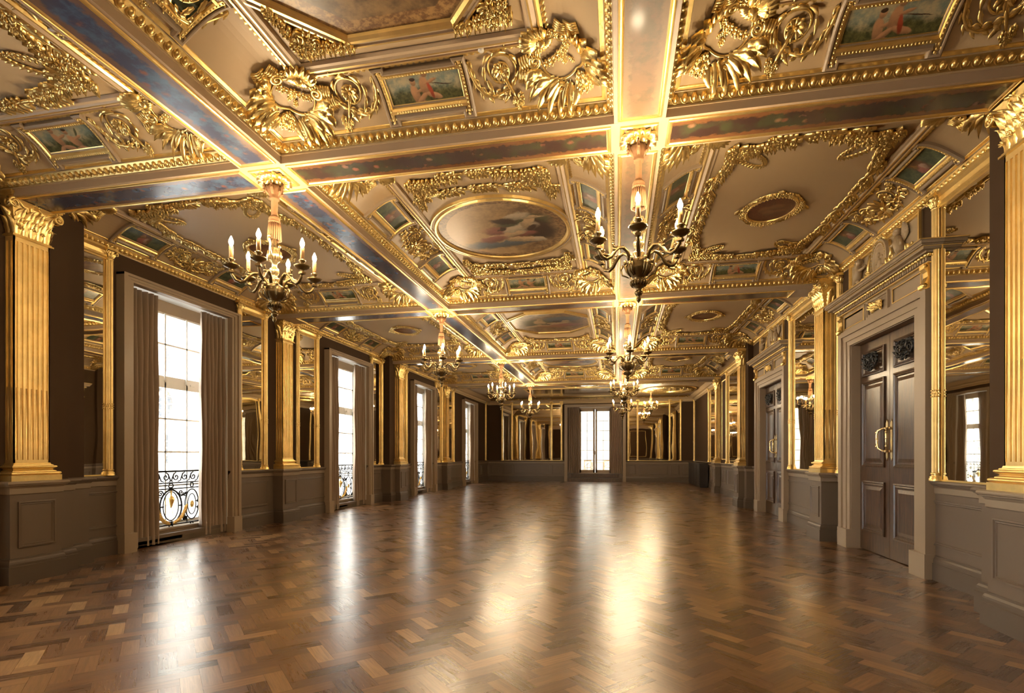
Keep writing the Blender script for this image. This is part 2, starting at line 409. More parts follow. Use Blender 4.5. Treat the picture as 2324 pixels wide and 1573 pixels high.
# ------------------------------------------------------------------ floor
def wmap(w, xr=XR):
    if w == 'L': return lambda t, v, z: (XL + v, t, z)
    if w == 'R': return lambda t, v, z: (xr - v, t, z)
    return lambda t, v, z: (t, YB - v, z)
def build_floor():
    W, R = .12, 3; L = W * R; mb = MB(); tone = []; turn = []; tilt = []
    ca = .70710678
    def add(u0, w0, u1, w1, d):
        uc, wc = (u0 + u1) / 2, (w0 + w1) / 2
        x, y = (uc - wc) * ca, (uc + wc) * ca
        if not (XL - .1 < x < XA + .1 and YF - .1 < y < YB + .1): return
        g = .0006
        vs = [((u - w) * ca, (u + w) * ca, 0.0) for u, w in ((u0 + g, w0 + g), (u1 - g, w0 + g), (u1 - g, w1 - g), (u0 + g, w1 - g))]
        mb.add(vs, [(0, 1, 2, 3)])
        tone.append(min(1, max(0, random.gauss(.47, .27)))); turn.append(d)
        tilt.append((random.gauss(0, .0045), random.gauss(0, .0045), 0))
    n = 190
    # herringbone: the column of horizontal planks steps by (W, W); partner vertical planks sit at its end
    for i in range(-n, n * 2):
        for j in range(-60, 60):
            u0 = i * W + j * L; w0 = i * W - j * L
            x, y = (u0 - w0) * ca, (u0 + w0) * ca
            if not (XL - 1 < x < XA + 1 and YF - 1 < y < YB + 1): continue
            add(u0, w0, u0 + L, w0 + W, 0)
            add(u0, w0 + W, u0 + W, w0 + W + L, 1)
    k = len(mb.f)
    mb.add([(XL - .3, YF - .3, -.004), (XA + .3, YF - .3, -.004), (XA + .3, YB + .3, -.004), (XL - .3, YB + .3, -.004)], [(0, 1, 2, 3)])
    mb.box(XL - .3, XA + .3, YF - .3, YB + .3, -.25, -.006)
    me = mb.mesh('floor', FLOOR); e = len(mb.f) - k
    tone += [0.05] * e; turn += [0.0] * e; tilt += [(0, 0, 0)] * e
    me.attributes.new('tone', 'FLOAT', 'FACE').data.foreach_set('value', tone)
    me.attributes.new('turn', 'FLOAT', 'FACE').data.foreach_set('value', turn)
    me.attributes.new('tilt', 'FLOAT_VECTOR', 'FACE').data.foreach_set('vector', [c for t in tilt for c in t])
    link('floor', me)['kind'] = 'structure'
build_floor()

# ------------------------------------------------------------------ walls, dado, piers
WINS = [(2.25, 'L'), (8.03, 'L'), (13.88, 'L'), (19.75, 'L'), (26.35, 'L')]
WH_, WO_ = 1.08, 1.28                       # half opening, half outer surround
DOORS = [(8.55, 'R'), (14.12, 'R')]
def panel_mould(mb, fn, t0, t1, z0, z1, v, mi=1, wd=.045, hp=.018):
    p = MB(); p.rect_sweep([(0, 0), (0, hp), (wd * .35, hp * 1.1), (wd * .5, hp * .4), (wd * .8, hp * .5), (wd, -.004)], t0, t1, z0, z1)
    mb.add([fn(a, v + c, b) for a, b, c in p.v], p.f, mi)
    mb.add([fn(t0 + wd, v - .003, z0 + wd), fn(t1 - wd, v - .003, z0 + wd), fn(t1 - wd, v - .003, z1 - wd), fn(t0 + wd, v - .003, z1 - wd)], [(0, 1, 2, 3)], mi)
def wrap(mb, prof, t0, t1, vb, v, mi=0, fn=None, ends=(True, True)):
    """moulding profile [(projection, z)] running along a block's face and returning round its ends"""
    e0, e1 = ends; vs = []
    for e, z in prof:
        a, b = t0 - (e if e0 else 0), t1 + (e if e1 else 0)
        for p in ((a, vb, z), (a, v + e, z), (b, v + e, z), (b, vb, z)): vs.append(fn(*p) if fn else p)
    n = len(prof)
    for j in range(n - 1):
        for k in range(3):
            q = len(mb.v); mb.add([vs[j * 4 + k], vs[j * 4 + k + 1], vs[j * 4 + 5 + k], vs[j * 4 + 4 + k]], [(0, 1, 2, 3)], mi)
    mb.add(vs[:4], [(0, 1, 2, 3)], mi); mb.add(vs[-4:], [(0, 1, 2, 3)], mi)
def half_round(e, r, z0, z1, n=6): return [(e + r * sin(pi * k / n), z0 + (z1 - z0) * (1 - cos(pi * k / n)) / 2) for k in range(n + 1)]
SKP = [(.040, 0), (.040, .200), (.030, .206), (.030, .235), (.026, .255), (.014, .275), (.012, .292), (0, .296)]
CPP = [(0, 1.035), (.012, 1.045)]
CPL = [(.014, 1.045), (.014, 1.110), (.020, 1.118)]
CPT = [(.020, 1.118), (.030, 1.135), (.045, 1.142)] + half_round(.045, .016, 1.150, 1.192) + [(.04, 1.195)]
def dado_block(wall, base, cap, fn, t0, t1, v, vb, panels=None, ends=(True, True)):
    """taupe dado block: panelled face at depth v, skirting and cap that return round its ends"""
    e0, e1 = ends
    wall.box(t0, t1, vb, v, .05, 1.08, 1, fn)
    wrap(base, SKP, t0, t1, vb, v, 0, fn, ends)
    wrap(cap, CPP + CPL, t0, t1, vb, v, 0, fn, ends); wrap(cap, CPT, t0, t1, vb, v, 1, fn, ends)
    for (a, b) in (panels or []): panel_mould(wall, fn, a, b, .415, .955, v)
def upper(wall, fn, t0, t1, v0, v1, z0=1.19, z1=4.95): wall.box(t0, t1, v0, v1, z0, z1, 0, fn)

def panels_for(t0, t1, small=.0):
    w = t1 - t0
    return [(t0 + .12, t1 - .12)] if w > .5 else ([(t0 + .07, t1 - .07)] if w > .3 else [])
def side_wall(w, name, base_name, cap_name, segs, openings, piers, xr_of):
    wall, base, cap = MB(), MB(), MB()
    for (t0, t1) in segs:
        fn = wmap(w, xr_of((t0 + t1) / 2))
        dado_block(wall, base, cap, fn, t0, t1, 0.0, -.3, panels_for(t0, t1), (False, False))
        upper(wall, fn, t0, t1, -.3, 0)
    for (t0, t1, z0, z1) in openings:         # brown wall above (and below) openings
        fn = wmap(w, xr_of((t0 + t1) / 2))
        upper(wall, fn, t0, t1, -.3, 0, z1, 4.95)
        if z0 > 0: wall.box(t0, t1, -.3, -.03, 0, z0, 1, fn)
    for (t0, t1, v) in piers:
        fn = wmap(w, xr_of((t0 + t1) / 2))
        dado_block(wall, base, cap, fn, t0, t1, v + .05, -.02)
        upper(wall, fn, t0 + .03, t1 - .03, -.02, v, 1.19, 4.74)
    struct(name, wall, [WALLB, DADO]); struct(base_name, base, SKIRT); struct(cap_name, cap, [DADOL, DADO])
lsegs = []; t = YF
for (c, _) in WINS: lsegs.append((t, c - WH_)); t = c + WH_
lsegs.append((t, YB))
def split(segs, cuts):
    out = []
    for a, b in segs:
        cs = [a] + [c for c in cuts if a < c < b] + [b]; out += list(zip(cs[:-1], cs[1:]))
    return out
lsegs = split(lsegs, [4.15, 6.10, 10.45, 11.15, 16.05, 17.15, 22.05, 22.62, 28.9])
side_wall('L', 'wall_left', 'baseboard_left', 'trim_1', lsegs, [(c - WH_, c + WH_, .16, 4.24) for c, _ in WINS],
          [(4.18, 6.10, .22), (4.56, 5.72, .42), (16.05, 17.15, .25)], lambda t: XL)
dhw = .96
rsegs = split([(YF, 8.55 - dhw), (8.55 + dhw, 14.12 - dhw), (14.12 + dhw, 16.9)], [4.5, 5.84, 10.05, 10.8, 15.95])
rsegs += [(16.9, 18.2), (18.2, 20.9), (20.9, 21.95), (21.95, 22.85)]
side_wall('R', 'wall_right', 'baseboard_right', 'trim_2', rsegs, [(8.55 - dhw, 8.55 + dhw, 0, 3.29), (14.12 - dhw, 14.12 + dhw, 0, 3.29)],
          [(4.5, 5.84, .30), (15.95, 17.05, .14)], lambda t: XR if t < 16.9 else XR2)
def alcove_wall():
    wall, base, cap = MB(), MB(), MB(); fn = wmap('R', XA)
    dado_block(wall, base, cap, fn, 22.85, YB, 0, -.3, [(23.0, 25.2), (25.4, 27.6), (27.8, 30.3)], (False, False))
    upper(wall, fn, 22.85, YB, -.3, 0)
    struct('wall_alcove', wall, [WALLB, DADO]); struct('baseboard_alcove', base, SKIRT); struct('trim_3', cap, [DADOL, DADO])
alcove_wall()
BWC, BWH, BWO = -1.26, 1.56, 1.72            # far french window: centre, half opening, half outer surround
def back_wall():
    wall, base, cap = MB(), MB(), MB(); fn = wmap('B')
    for a, b, pn in ((XL - .3, BWC - BWH, [(-7.35, -6.85), (-6.6, -6.05), (-5.95, -3.85), (-3.7, -3.1)]), (BWC + BWH, XA + .3, [(.62, 1.02), (1.16, 2.75), (2.88, 3.35), (3.55, 4.05)])):
        dado_block(wall, base, cap, fn, a, b, 0, -.3, pn, (False, False)); upper(wall, fn, a, b, -.3, 0)
    upper(wall, fn, BWC - BWH, BWC + BWH, -.3, 0, 4.27, 4.95)
    wall.box(BWC - BWH, BWC + BWH, -.3, -.08, 0, .46, 1, fn)
    struct('wall_back', wall, [WALLB, DADO]); struct('baseboard_back', base, SKIRT); struct('trim_4', cap, [DADOL, DADO])
back_wall()
def front_wall():
    wall = MB(); base = MB(); gm = MB()
    wall.box(XL - .3, XA + .3, YF - .3, YF, 1.15, 4.95, 0); wall.box(XL - .3, XA + .3, YF - .3, YF + .01, 0, 1.15, 1)
    base.box(XL, XA, YF, YF + .05, 0, .29)
    struct('wall_front', wall, [WALLB, DADO]); struct('baseboard_front', base, SKIRT)
front_wall()

# ------------------------------------------------------------------ ceiling shell and beams
def ceiling_shell():
    mb = MB(); mb.box(XL - .3, XA + .3, YF - .3, 22.3, ZC, ZC + .2); mb.box(XL - .3, XA + .3, 22.3, YB + .3, ZA, ZC + .2)
    struct('ceiling', mb, CEIL)
    for i, (y0, y1) in enumerate(BEAMY + [(-.95, -.45)]):
        b = MB(); b.box(XL - .01, XR2, y0, y1, ZS, ZC + .02); struct('beam_cross', b, RAIL)
    for i, (x0, x1) in enumerate(BEAMX):
        b = MB(); b.box(x0, x1, YF, 22.2, ZS + .001, ZC + .02); struct('beam_long', b, RAIL)
ceiling_shell()
ROWS = [(-.6, 4.90), (5.38, 10.45), (10.96, 16.33), (16.84, 22.08)]
COLS = [(XL, -3.895), (-3.41, -.03), (.423, XR)]
ROWN = ['first row', 'second row', 'third row', 'fourth row']
COLN = ['window-side', 'middle', 'door-side']
def egg_run(mb, p0, p1, nrm, z0, z1, dv, pitch=.078):
    """egg-and-dart band between two points (xy); nrm = inward direction; slopes from (0,z0) out to (dv,z1)"""
    a = Vector((p0[0], p0[1], 0)); b = Vector((p1[0], p1[1], 0)); L = (b - a).length; n = max(1, int(L / pitch)); d = (b - a) / n
    t = d.normalized(); nv = Vector((nrm[0], nrm[1], 0)); pw = d.length
    up = (nv * dv + Vector((0, 0, z1 - z0))); H = up.length; up.normalize(); out = t.cross(up)
    if out.dot(nv - Vector((0, 0, .3))) < 0: out = -out
    ev = []; m = 3; k = 6
    for j in range(m + 1):
        th = pi / 2 * j / m
        for i in range(k):
            al = 2 * pi * i / k; s_ = sin(al)
            ev.append((cos(th) * cos(al) * pw * .33 * (1 - .22 * s_), cos(th) * s_ * H * .40, sin(th) * pw * .40))
    ef = [(j * k + i, j * k + (i + 1) % k, j * k + k + (i + 1) % k, j * k + k + i) for j in range(m) for i in range(k)]
    uv = []; R = 5
    for i in range(R + 1):
        al = pi + pi * i / R
        for rr, hh in ((.37, .02), (.44, .24), (.50, .0)):
            uv.append((cos(al) * pw * rr, sin(al) * H * rr * 1.05 + H * .06, pw * hh))
    uf = [(i * 3 + q, i * 3 + q + 1, i * 3 + q + 4, i * 3 + q + 3) for i in range(R) for q in range(2)]
    for i in range(n):
        c = a + d * (i + .5) + nv * (dv * .5) + Vector((0, 0, (z0 + z1) / 2))
        for vs, fs in ((ev, ef), (uv, uf)):
            mb.add([tuple(c + t * x + up * y + out * z) for x, y, z in vs], fs, 0, True)
COVE0, COVE1 = .108, .56
def cove(i):
    t = min(1, max(0, (i - COVE0) / (COVE1 - COVE0))); return 4.704 + (ZC - .001 - 4.704) * sin(pi / 2 * t)
def bend_end(mb, off=.33):
    """lay a flat ornament (local +y towards the coffer centre) on the cove that runs along a coffer edge"""
    mb.v = [(x, y + off, ZC - cove(y + off) + z) for x, y, z in mb.v]; return mb
def bend_corner(mb, off=.47):
    out = []
    for x, y, z in mb.v:
        x, y = x * .88, y * .88; q = (y + off * 1.41421); a, b = (q - x) * .70711, (q + x) * .70711
        out.append((x, q, ZC - cove(min(a, b)) + z))
    mb.v = out; return mb
def cornice_for(ri, ci):
    x0, x1 = COLS[ci]; y0, y1 = ROWS[ri]
    if ci == 2 and ri == 3: x1 = XR2
    mb = MB()
    e = [(0.0, 4.585, 1), (.010, 4.585, 1), (.010, 4.60, 1), (0.003, 4.605, 0), (.062, 4.68, 1), (.070, 4.682, 1), (.070, 4.690, 0), (.105, 4.696, 0), (.108, 4.706, 1)]
    mb.rect_sweep(e, x0, x1, y0, y1)
    mb.rect_sweep([(COVE0 + (COVE1 - COVE0) * k / 10, cove(COVE0 + (COVE1 - COVE0) * k / 10), 1) for k in range(11)], x0, x1, y0, y1, None, True)
    g = MB()
    for p0, p1, nr in (((x0 + .04, y0 + .05), (x1 - .04, y0 + .05), (0, 1)), ((x0 + .04, y1 - .05), (x1 - .04, y1 - .05), (0, -1)), ((x0 + .05, max(y0, 2.2) + .04), (x0 + .05, y1 - .04), (1, 0)), ((x1 - .05, max(y0, 2.2) + .04), (x1 - .05, y1 - .04), (-1, 0))):
        if ri == 0 and p0[1] < 0 and p1[1] < 0: continue
        if nr == (0, 1) and ri > 0: continue        # hidden from the room's near side by the beam
        q0 = (p0[0] - nr[0] * .05, p0[1] - nr[1] * .05); q1 = (p1[0] - nr[0] * .05, p1[1] - nr[1] * .05)
        egg_run(g, q0, q1, nr, 4.607, 4.682, .062)
    mb.join(g)
    o = obj('egg_and_dart_cornice', mb, [GOLD, CEIL])
    tag(o, 'gilded egg-and-dart cornice round the %s coffer, %s' % (COLN[ci], ROWN[ri]), 'cornice', 'egg-and-dart coffer cornices')
def inner_frame(ri, ci):
    x0, x1 = COLS[ci]; y0, y1 = ROWS[ri]; ix, iy = .55, .57
    t = thing('coffer_frame', 'gilded rope-moulded rectangular frame inside the %s coffer, %s' % (COLN[ci], ROWN[ri]), 'ceiling frame', 'inner coffer frames')
    t.location = ((x0 + x1) / 2, (y0 + y1) / 2, ZC)
    hx, hy = (x1 - x0) / 2 - ix, (y1 - y0) / 2 - iy
    mb = MB()
    mb.rect_sweep([(0, .002, 0), (0, -.03, 0), (.02, -.045, 0), (.035, -.045, 1), (.035, -.03, 1), (.075, -.05, 0), (.09, -.05, 1), (.105, -.035, 1), (.13, -.03, 1), (.145, -.004, 1)], -hx, hx, -hy, hy)
    obj('moulding', mb, [GOLD, CEILG], t)
    r = MB(); s = .055
    for (a, b) in (((-hx, -hy), (hx, -hy)), ((hx, -hy), (hx, hy)), ((hx, hy), (-hx, hy)), ((-hx, hy), (-hx, -hy))):
        A, B = Vector((*a, 0)), Vector((*b, 0)); n = int((B - A).length / s); d = (B - A) / n; tt = d.normalized(); nn = Vector((tt.y, -tt.x, 0))
        for i in range(n):
            c = A + d * (i + .5) + nn * .022
            if ri == 0 and c.y + t.location.y < 2.4: continue
            vs = []
            for k, (l, w, h) in enumerate(((-.62, 0, 0), (-.3, .02, -.012), (.62, 0, 0), (.3, -.02, -.012), (0, 0, -.026))):
                vs.append(tuple(c + tt * l * s + nn * w + Vector((0, 0, h))))
            r.add(vs, [(0, 1, 4), (1, 2, 4), (2, 3, 4), (3, 0, 4)], 0, True)
    obj('rope_moulding', r, GOLD, t)
for ri in range(4):
    for ci in range(3):
        cornice_for(ri, ci); inner_frame(ri, ci)

# ------------------------------------------------------------------ carved ornaments (each built once, then copied)
def orn_cartouche():
    """corner cartouche: local +y towards the coffer centre, -y into the corner"""
    mb = MB()
    mb.ring((0, -.02), .215, .20, .009, 40, 5, .012)
    mb.ring((0, .05), .20, .16, .022, 18, 6, .03, 0, .25 * pi, .75 * pi)
    for s in (-1, 1):
        mb.spiral((s * .19, .15), .065, pi / 2, 1.6, .020, .010, -s, None, .035)
        # great acanthus plume fanning out from the foot of each side
        for k in range(7):
            t = k / 6; an = radians(-8 + 96 * t); px, py = .10 + .15 * t, -.245 + .22 * t; L = .20 + .09 * sin(pi * (t * .8 + .15)); bd = -radians(62 - 25 * t)
            if s < 0: px, an, bd = -px, pi - an, -bd
            mb.leaf((px, py), an, L, .066, bd, .045, .012, 3, .055, 10)
            if k % 2: mb.leaf((px, py), an + bd * .2, L * .6, .040, bd * .6, .045, .035, 2, .03, 7)
        mb.spiral((s * .20, -.20), .05, pi / 2, 1.2, .016, .010, s, 14, .03)
        # fluted ribbon ends
        for j in range(2):
            cx, cy, an = s * (.27 + .09 * j), .16 + .05 * (1 - j), s * (.5 + .5 * j)
            for q in range(4):
                dx, dy = cos(an) * (q - 1.5) * .026, sin(an) * (q - 1.5) * .026
                mb.tube([(cx + dx + sin(an) * .06, cy + dy - cos(an) * .06, .02), (cx + dx, cy + dy, .045), (cx + dx - sin(an) * .06, cy + dy + cos(an) * .06, .02)], .014, 5)
        for k in range(6):
            a = radians(130 - 48 * k / 5) if s < 0 else radians(50 + 48 * k / 5)
            mb.flower((cos(a) * .27, sin(a) * .24 + .01), .042, 5, .025, .018)
    for k in range(7):                     # festoon across the oval
        x = -.15 + .05 * k
        mb.flower((x, .055 - .05 * cos(x * 9) + random.uniform(-.01, .01)), .036, 5, .022, .016)
    for k in range(7):
        mb.flower((random.uniform(-.05, .05), -.02 - .017 * k), .026, 5, .018, .012)
    for k in range(7):                     # shell that folds over the frame corner
        a = radians(36 + 108 * k / 6)
        mb.leaf((cos(a) * .05, .21 + sin(a) * .03), a, .21 - .05 * abs(k - 3) / 3, .075, (k - 3) * -.12, .05, .03, 2, .02, 8)
        mb.leaf((cos(a) * .04, .23), -a, .10, .05, 0, .04, .03, 1, .0, 5)
    mb.ball((0, .22, .04), (.05, .05, .045), 8, 4)
    for k in range(9):                     # rosette and ribbon pieces in the corner
        a = 2 * pi * k / 9
        mb.flower((cos(a) * .055, -.32 + sin(a) * .055), .04, 5, .03, .02)
    mb.ball((0, -.32, .03), (.045, .045, .05), 8, 4)
    for s in (-1, 1):
        mb.leaf((s * .05, -.29), -pi / 2 + s * .9, .16, .09, s * .5, .045, .01, 2, .03)
        for q in range(3):
            mb.tube([(s * (.11 + q * .02), -.27 - q * .015, .02), (s * (.15 + q * .02), -.30 - q * .015, .05), (s * (.19 + q * .02), -.27 - q * .02, .02)], .013, 5)
    return mb
def orn_spray():
    """rinceau scroll beside a small painting: grows from the frame at x=0 towards +x"""
    mb = MB(); cx, cy, R = .265, .045, .150
    stem = [(-.01, .15, .02), (.0, .06, .02), (.03, -.03, .02), (.09, -.10, .02), (.18, -.125, .022), (.265, -.105, .02)]
    mb.tube(stem, [.016, .017, .016, .014, .012, .010], 6)
    mb.spiral((cx, cy), R, -pi / 2, 1.62, .0105, .008, 1, 34, None, 6, 0, .30)
    for k in range(9):
        a = 2 * pi * k / 9
        mb.leaf((cx + .010 * cos(a), cy + .010 * sin(a)), a, .066, .036, .3, .026, .012, 1, .018, 5)
    mb.ball((cx, cy, .028), .018, 6, 3)
    for deg, L in ((-40, .10), (10, .11), (62, .12), (115, .10), (165, .09), (205, .08)):
        a = radians(deg); mb.leaf((cx + (R - .006) * cos(a), cy + (R - .006) * sin(a)), a + 1.25, L, .034, .9, .02, .010, 2, .022, 6)
    for k in range(7):
        t = k / 6; i = min(4, int(t * 5)); f = t * 5 - i
        x = stem[i][0] + (stem[i + 1][0] - stem[i][0]) * f; y = stem[i][1] + (stem[i + 1][1] - stem[i][1]) * f
        d = atan2(stem[i + 1][1] - stem[i][1], stem[i + 1][0] - stem[i][0])
        for q in (-1, 1): mb.leaf((x, y), d + q * .75, .065, .030, -q * .5, .018, .010, 2, .015, 5)
    mb.tube([(cx + .02, cy - .02, .022), (cx + .05, cy - .09, .024), (cx + .085, cy - .15, .02), (cx + .11, -.15, .02)], [.012, .015, .014, .010], 6)
    for k in range(8): mb.flower((cx + .125 + random.uniform(-.035, .035), -.165 + random.uniform(-.035, .035)), .028, 5, .028, .012)
    for q in (-1, 1): mb.leaf((cx + .06, -.08), -.7 + q * 1.1, .10, .034, q * .8, .02, .010, 2, .02)
    mb.leaf((.30, .19), .6, .13, .028, 1.1, .02, .010, 2, .02)
    return mb
def orn_fan():
    """long palmette between two side paintings, running along x"""
    mb = MB()
    for s in (-1, 1):
        cx, cy = s * .235, .03
        mb.spiral((cx, cy), .135, pi / 2 + s * pi / 2, 1.6, .012, .009, s, 30, None, 6, 0, .3)
        for k in range(9):
            a = 2 * pi * k / 9; mb.leaf((cx + .01 * cos(a), cy + .01 * sin(a)), a, .070, .038, .3 * s, .028, .012, 1, .018, 5)
        mb.ball((cx, cy, .028), .019, 6, 3)
        mb.spiral((s * .44, -.07), .070, 0, 1.3, .010, .008, -s, 18)
        for deg, L in ((100, .11), (60, .12), (15, .12), (-35, .10), (-80, .09)):
            a = radians(deg if s > 0 else 180 - deg); mb.leaf((cx + .13 * cos(a), cy + .13 * sin(a)), a - s * .9, L, .036, s * .9, .022, .010, 2, .02, 6)
        mb.tube([(0, -.13, .015), (s * .12, -.155, .017), (s * .26, -.13, .017), (s * .38, -.06, .015), (s * .50, .0, .012)], [.014, .014, .013, .012, .009], 6)
        for k in range(6):
            x = s * (.05 + .085 * k); y = -.14 + .02 * k
            for q in (-1, 1): mb.leaf((x, y), (0 if s > 0 else pi) + q * .8, .075, .034, -q * .5, .02, .010, 2, .015, 5)
        for k in range(5): mb.flower((s * (.40 + .03 * k) + random.uniform(-.02, .02), .08 + random.uniform(-.03, .05)), .032, 5, .026, .012)
    for k in range(7): mb.leaf((.0, -.06), radians(0 + 180 * k / 6), .20 - .03 * abs(k - 3) / 3, .046, 0, .035, .016, 2, .02, 7)
    for k in range(3): mb.leaf((0, -.06), radians(-130 + 40 * k), .11, .045, 0, .03, .014, 2, .02, 6)
    mb.ball((0, -.05, .035), (.036, .036, .03), 8, 4)
    return mb
def orn_garland(L):
    """straight leafy garland with ribbon wraps, along x"""
    mb = MB(); n = int(L / .05)
    mb.tube([(-L / 2 + L * i / 12, .012 * sin(i * 2.1), .018) for i in range(13)], .016, 5)
    for i in range(n):
        x = -L / 2 + L * (i + .5) / n; g = (i % 9)
        if g in (4, 5):
            continue
        for s in (-1, 1): mb.leaf((x, s * .008), s * random.uniform(.5, 1.0), .115, .050, 0, .03, .014, 1, .02, 4)
        if g in (0, 8, 1): mb.flower((x, random.uniform(-.04, .04)), .056, 5, .04, .016)
    for i in range(n):
        if i % 9 == 4:
            x = -L / 2 + L * (i + 1) / n
            for q in range(4): mb.tube([(x - .055, -.024 + q * .016, .022), (x + .055, -.024 + q * .016, .022)], .010, 4)
    return mb
def orn_corner(loop):
    """inner corner spray; corner at origin, arms along +x and +y"""
    mb = MB()
    for ax in (0, 1):
        def P(a, b): return (a, b) if ax == 0 else (b, a)
        def A(an): return an if ax == 0 else pi / 2 - an
        sg = 1 if ax == 0 else -1
        for k in range(11):
            t = k / 10; x = .10 + .62 * t; y = .10 + .03 * sin(5 * t)
            for s in (-1, 1):
                mb.leaf(P(x, y), A(s * random.uniform(.5, 1.1)), .14 - .04 * t, .062, s * .5, .034, .014, 2, .03, 6)
            if k % 2 == 0: mb.flower(P(x, y), .062 - .015 * t, 6, .045, .02)
        mb.tube([(*P(.08, .10), .02), (*P(.35, .13), .022), (*P(.72, .10), .015)], [.018, .016, .010], 5)
        mb.spiral(P(.34, .23), .085, A(-pi / 2), 1.4, .018, .010, sg, 20)
        for q in range(4): mb.tube([(*P(.47, .05 + q * .022), .03), (*P(.56, .08 + q * .022), .03)], .012, 4)
    for k in range(10):
        a = random.uniform(0, pi / 2); r = random.uniform(.08, .30)
        mb.flower((.07 + r * cos(a), .07 + r * sin(a)), random.uniform(.035, .06), 6, .04, .02)
    for k in range(6): mb.leaf((.14, .14), radians(5 + 16 * k), .25, .06, .2, .035, .016, 2, .02, 7)
    if loop:
        m = 26
        for k in range(m):
            a = 2 * pi * k / m; cx, cy = .36, .36
            u, w = .21 * cos(a), .085 * sin(a)
            x, y = cx + (u - w) * .707, cy + (u + w) * .707
            an = atan2(.085 * cos(a), -.21 * sin(a)) + pi / 4
            for s in (-1, 1): mb.leaf((x, y), an + s * .5, .055, .028, 0, .02, .012, 1, .012, 4)
    else:
        for k in range(5): mb.leaf((.26, .26), radians(45 - 50 + 25 * k), .17, .055, (k - 2) * .2, .03, .014, 2, .02, 7)
    return mb
def orn_flower_ring(rx, ry):
    mb = MB()
    for k in range(4):
        a = k * pi / 2
        cx, cy = (rx + .05) * cos(a), (ry + .05) * sin(a)
        for q in range(7):
            b = a + (q - 3) * .13
            mb.flower(((rx + .045) * cos(b), (ry + .045) * sin(b)), .045 - .005 * abs(q - 3), 6, .035, .014)
        for s in (-1, 1):
            for q in range(2):
                b = a + s * (.38 + .12 * q)
                mb.leaf(((rx + .03) * cos(b), (ry + .03) * sin(b)), b + s * 1.3, .11, .05, s * .4, .025, .01, 2, .02, 6)
        mb.leaf((cx, cy), a, .10, .08, 0, .03, .01, 2, .02, 6)
    return mb
ORN = dict(cart=bend_corner(orn_cartouche(), .45), spray=bend_end(orn_spray()), fan=bend_end(orn_fan()))
ORN['corner'] = orn_corner(False); ORN['cornerloop'] = orn_corner(True)
NMS = dict(cart='gilded_cartouche', spray='gilded_scroll', fan='gilded_palmette', corner='gilded_leaf_spray', cornerloop='gilded_leaf_spray')
ORNM = {k: v.mesh(NMS[k], GOLD) for k, v in ORN.items()}
_sw = orn_garland(1.9); _sw.v = [(x, y + .17 * (1 - (x / .95) ** 2) - .03, z) for x, y, z in _sw.v]; SWAG = _sw.mesh('gilded_swag', GOLD)
GARL = {}
def garland(L):
    k = round(L, 2)
    if k not in GARL: GARL[k] = orn_garland(L).mesh('gilded_garland', GOLD)
    return GARL[k]
# ------------------------------------------------------------------ ceiling paintings and ornament, coffer by coffer
def eared_outline(hx, hy, ear):
    """small-painting outline with four ears; long runs subdivided so they follow the cove"""
    c = [(-hx, -hy - ear), (-hx + ear * 2.2, -hy - ear), (-hx + ear * 2.2, -hy), (hx - ear * 2.2, -hy), (hx - ear * 2.2, -hy - ear), (hx, -hy - ear), (hx, hy + ear), (hx - ear * 2.2, hy + ear), (hx - ear * 2.2, hy), (-hx + ear * 2.2, hy), (-hx + ear * 2.2, hy + ear), (-hx, hy + ear)]
    pts = []
    for i in range(12):
        a, b = c[i], c[(i + 1) % 12]; n = 8 if abs(a[1] - b[1]) > .1 else 1
        for k in range(n): pts.append((a[0] + (b[0] - a[0]) * k / n, a[1] + (b[1] - a[1]) * k / n))
    return pts
def small_painting_meshes(hx, hy, canvas_mat):
    out = eared_outline(hx, hy, .042)
    fr = MB()
    fr.poly_sweep([(.012, -.012, 1), (.012, .034, 1), (-.002, .046, 1), (-.014, .046, 1), (-.020, .026, 1), (-.026, .026, 0), (-.030, .038, 0), (-.052, .038, 0), (-.058, .020, 0), (-.066, .020, 1), (-.072, .014, 0), (-.082, .006, 0)], out)
    n = len(out)
    for i in range(n):
        a, b = Vector(out[i]), Vector(out[(i + 1) % n]); L = (b - a).length; k = max(1, int(L / .026))
        d = (b - a).normalized(); nn = Vector((-d.y, d.x))
        for q in range(k):
            p = a + d * (L * (q + .5) / k) + nn * .041
            fr.ball((p.x, p.y, .034), (.010, .010, .011), 5, 2, 0, True)
    cv = MB(); X, Y, N = hx - .075, hy - .03, 8
    cv.add([(sx * X, -Y + 2 * Y * k / N, .010) for k in range(N + 1) for sx in (-1, 1)], [(2 * k, 2 * k + 1, 2 * k + 3, 2 * k + 2) for k in range(N)], 0, True)
    return bend_end(cv).mesh('canvas', canvas_mat), bend_end(fr).mesh('gilded_frame', [GOLD, FRAME])
SP = {'boys1': small_painting_meshes(.42, .175, P_BOYS1), 'boys2': small_painting_meshes(.42, .175, P_BOYS2), 'flow': small_painting_meshes(.40, .175, P_FLOW)}
ENDW = {1: 'far', -1: 'near'}
def sidew(ci, sx):
    return ['window', 'chandelier'][sx > 0] if ci == 0 else (['window', 'door'][sx > 0] if ci == 1 else ['chandelier', 'door'][sx > 0])
def add_small(kind, label, x, y, rz):
    cm, fm = SP[kind]
    t = thing('ceiling_painting', label, 'painting', None); link('canvas', cm, t); link('gilded_frame', fm, t)
    ceilput(t, x, y, ZC, rz)
    return t
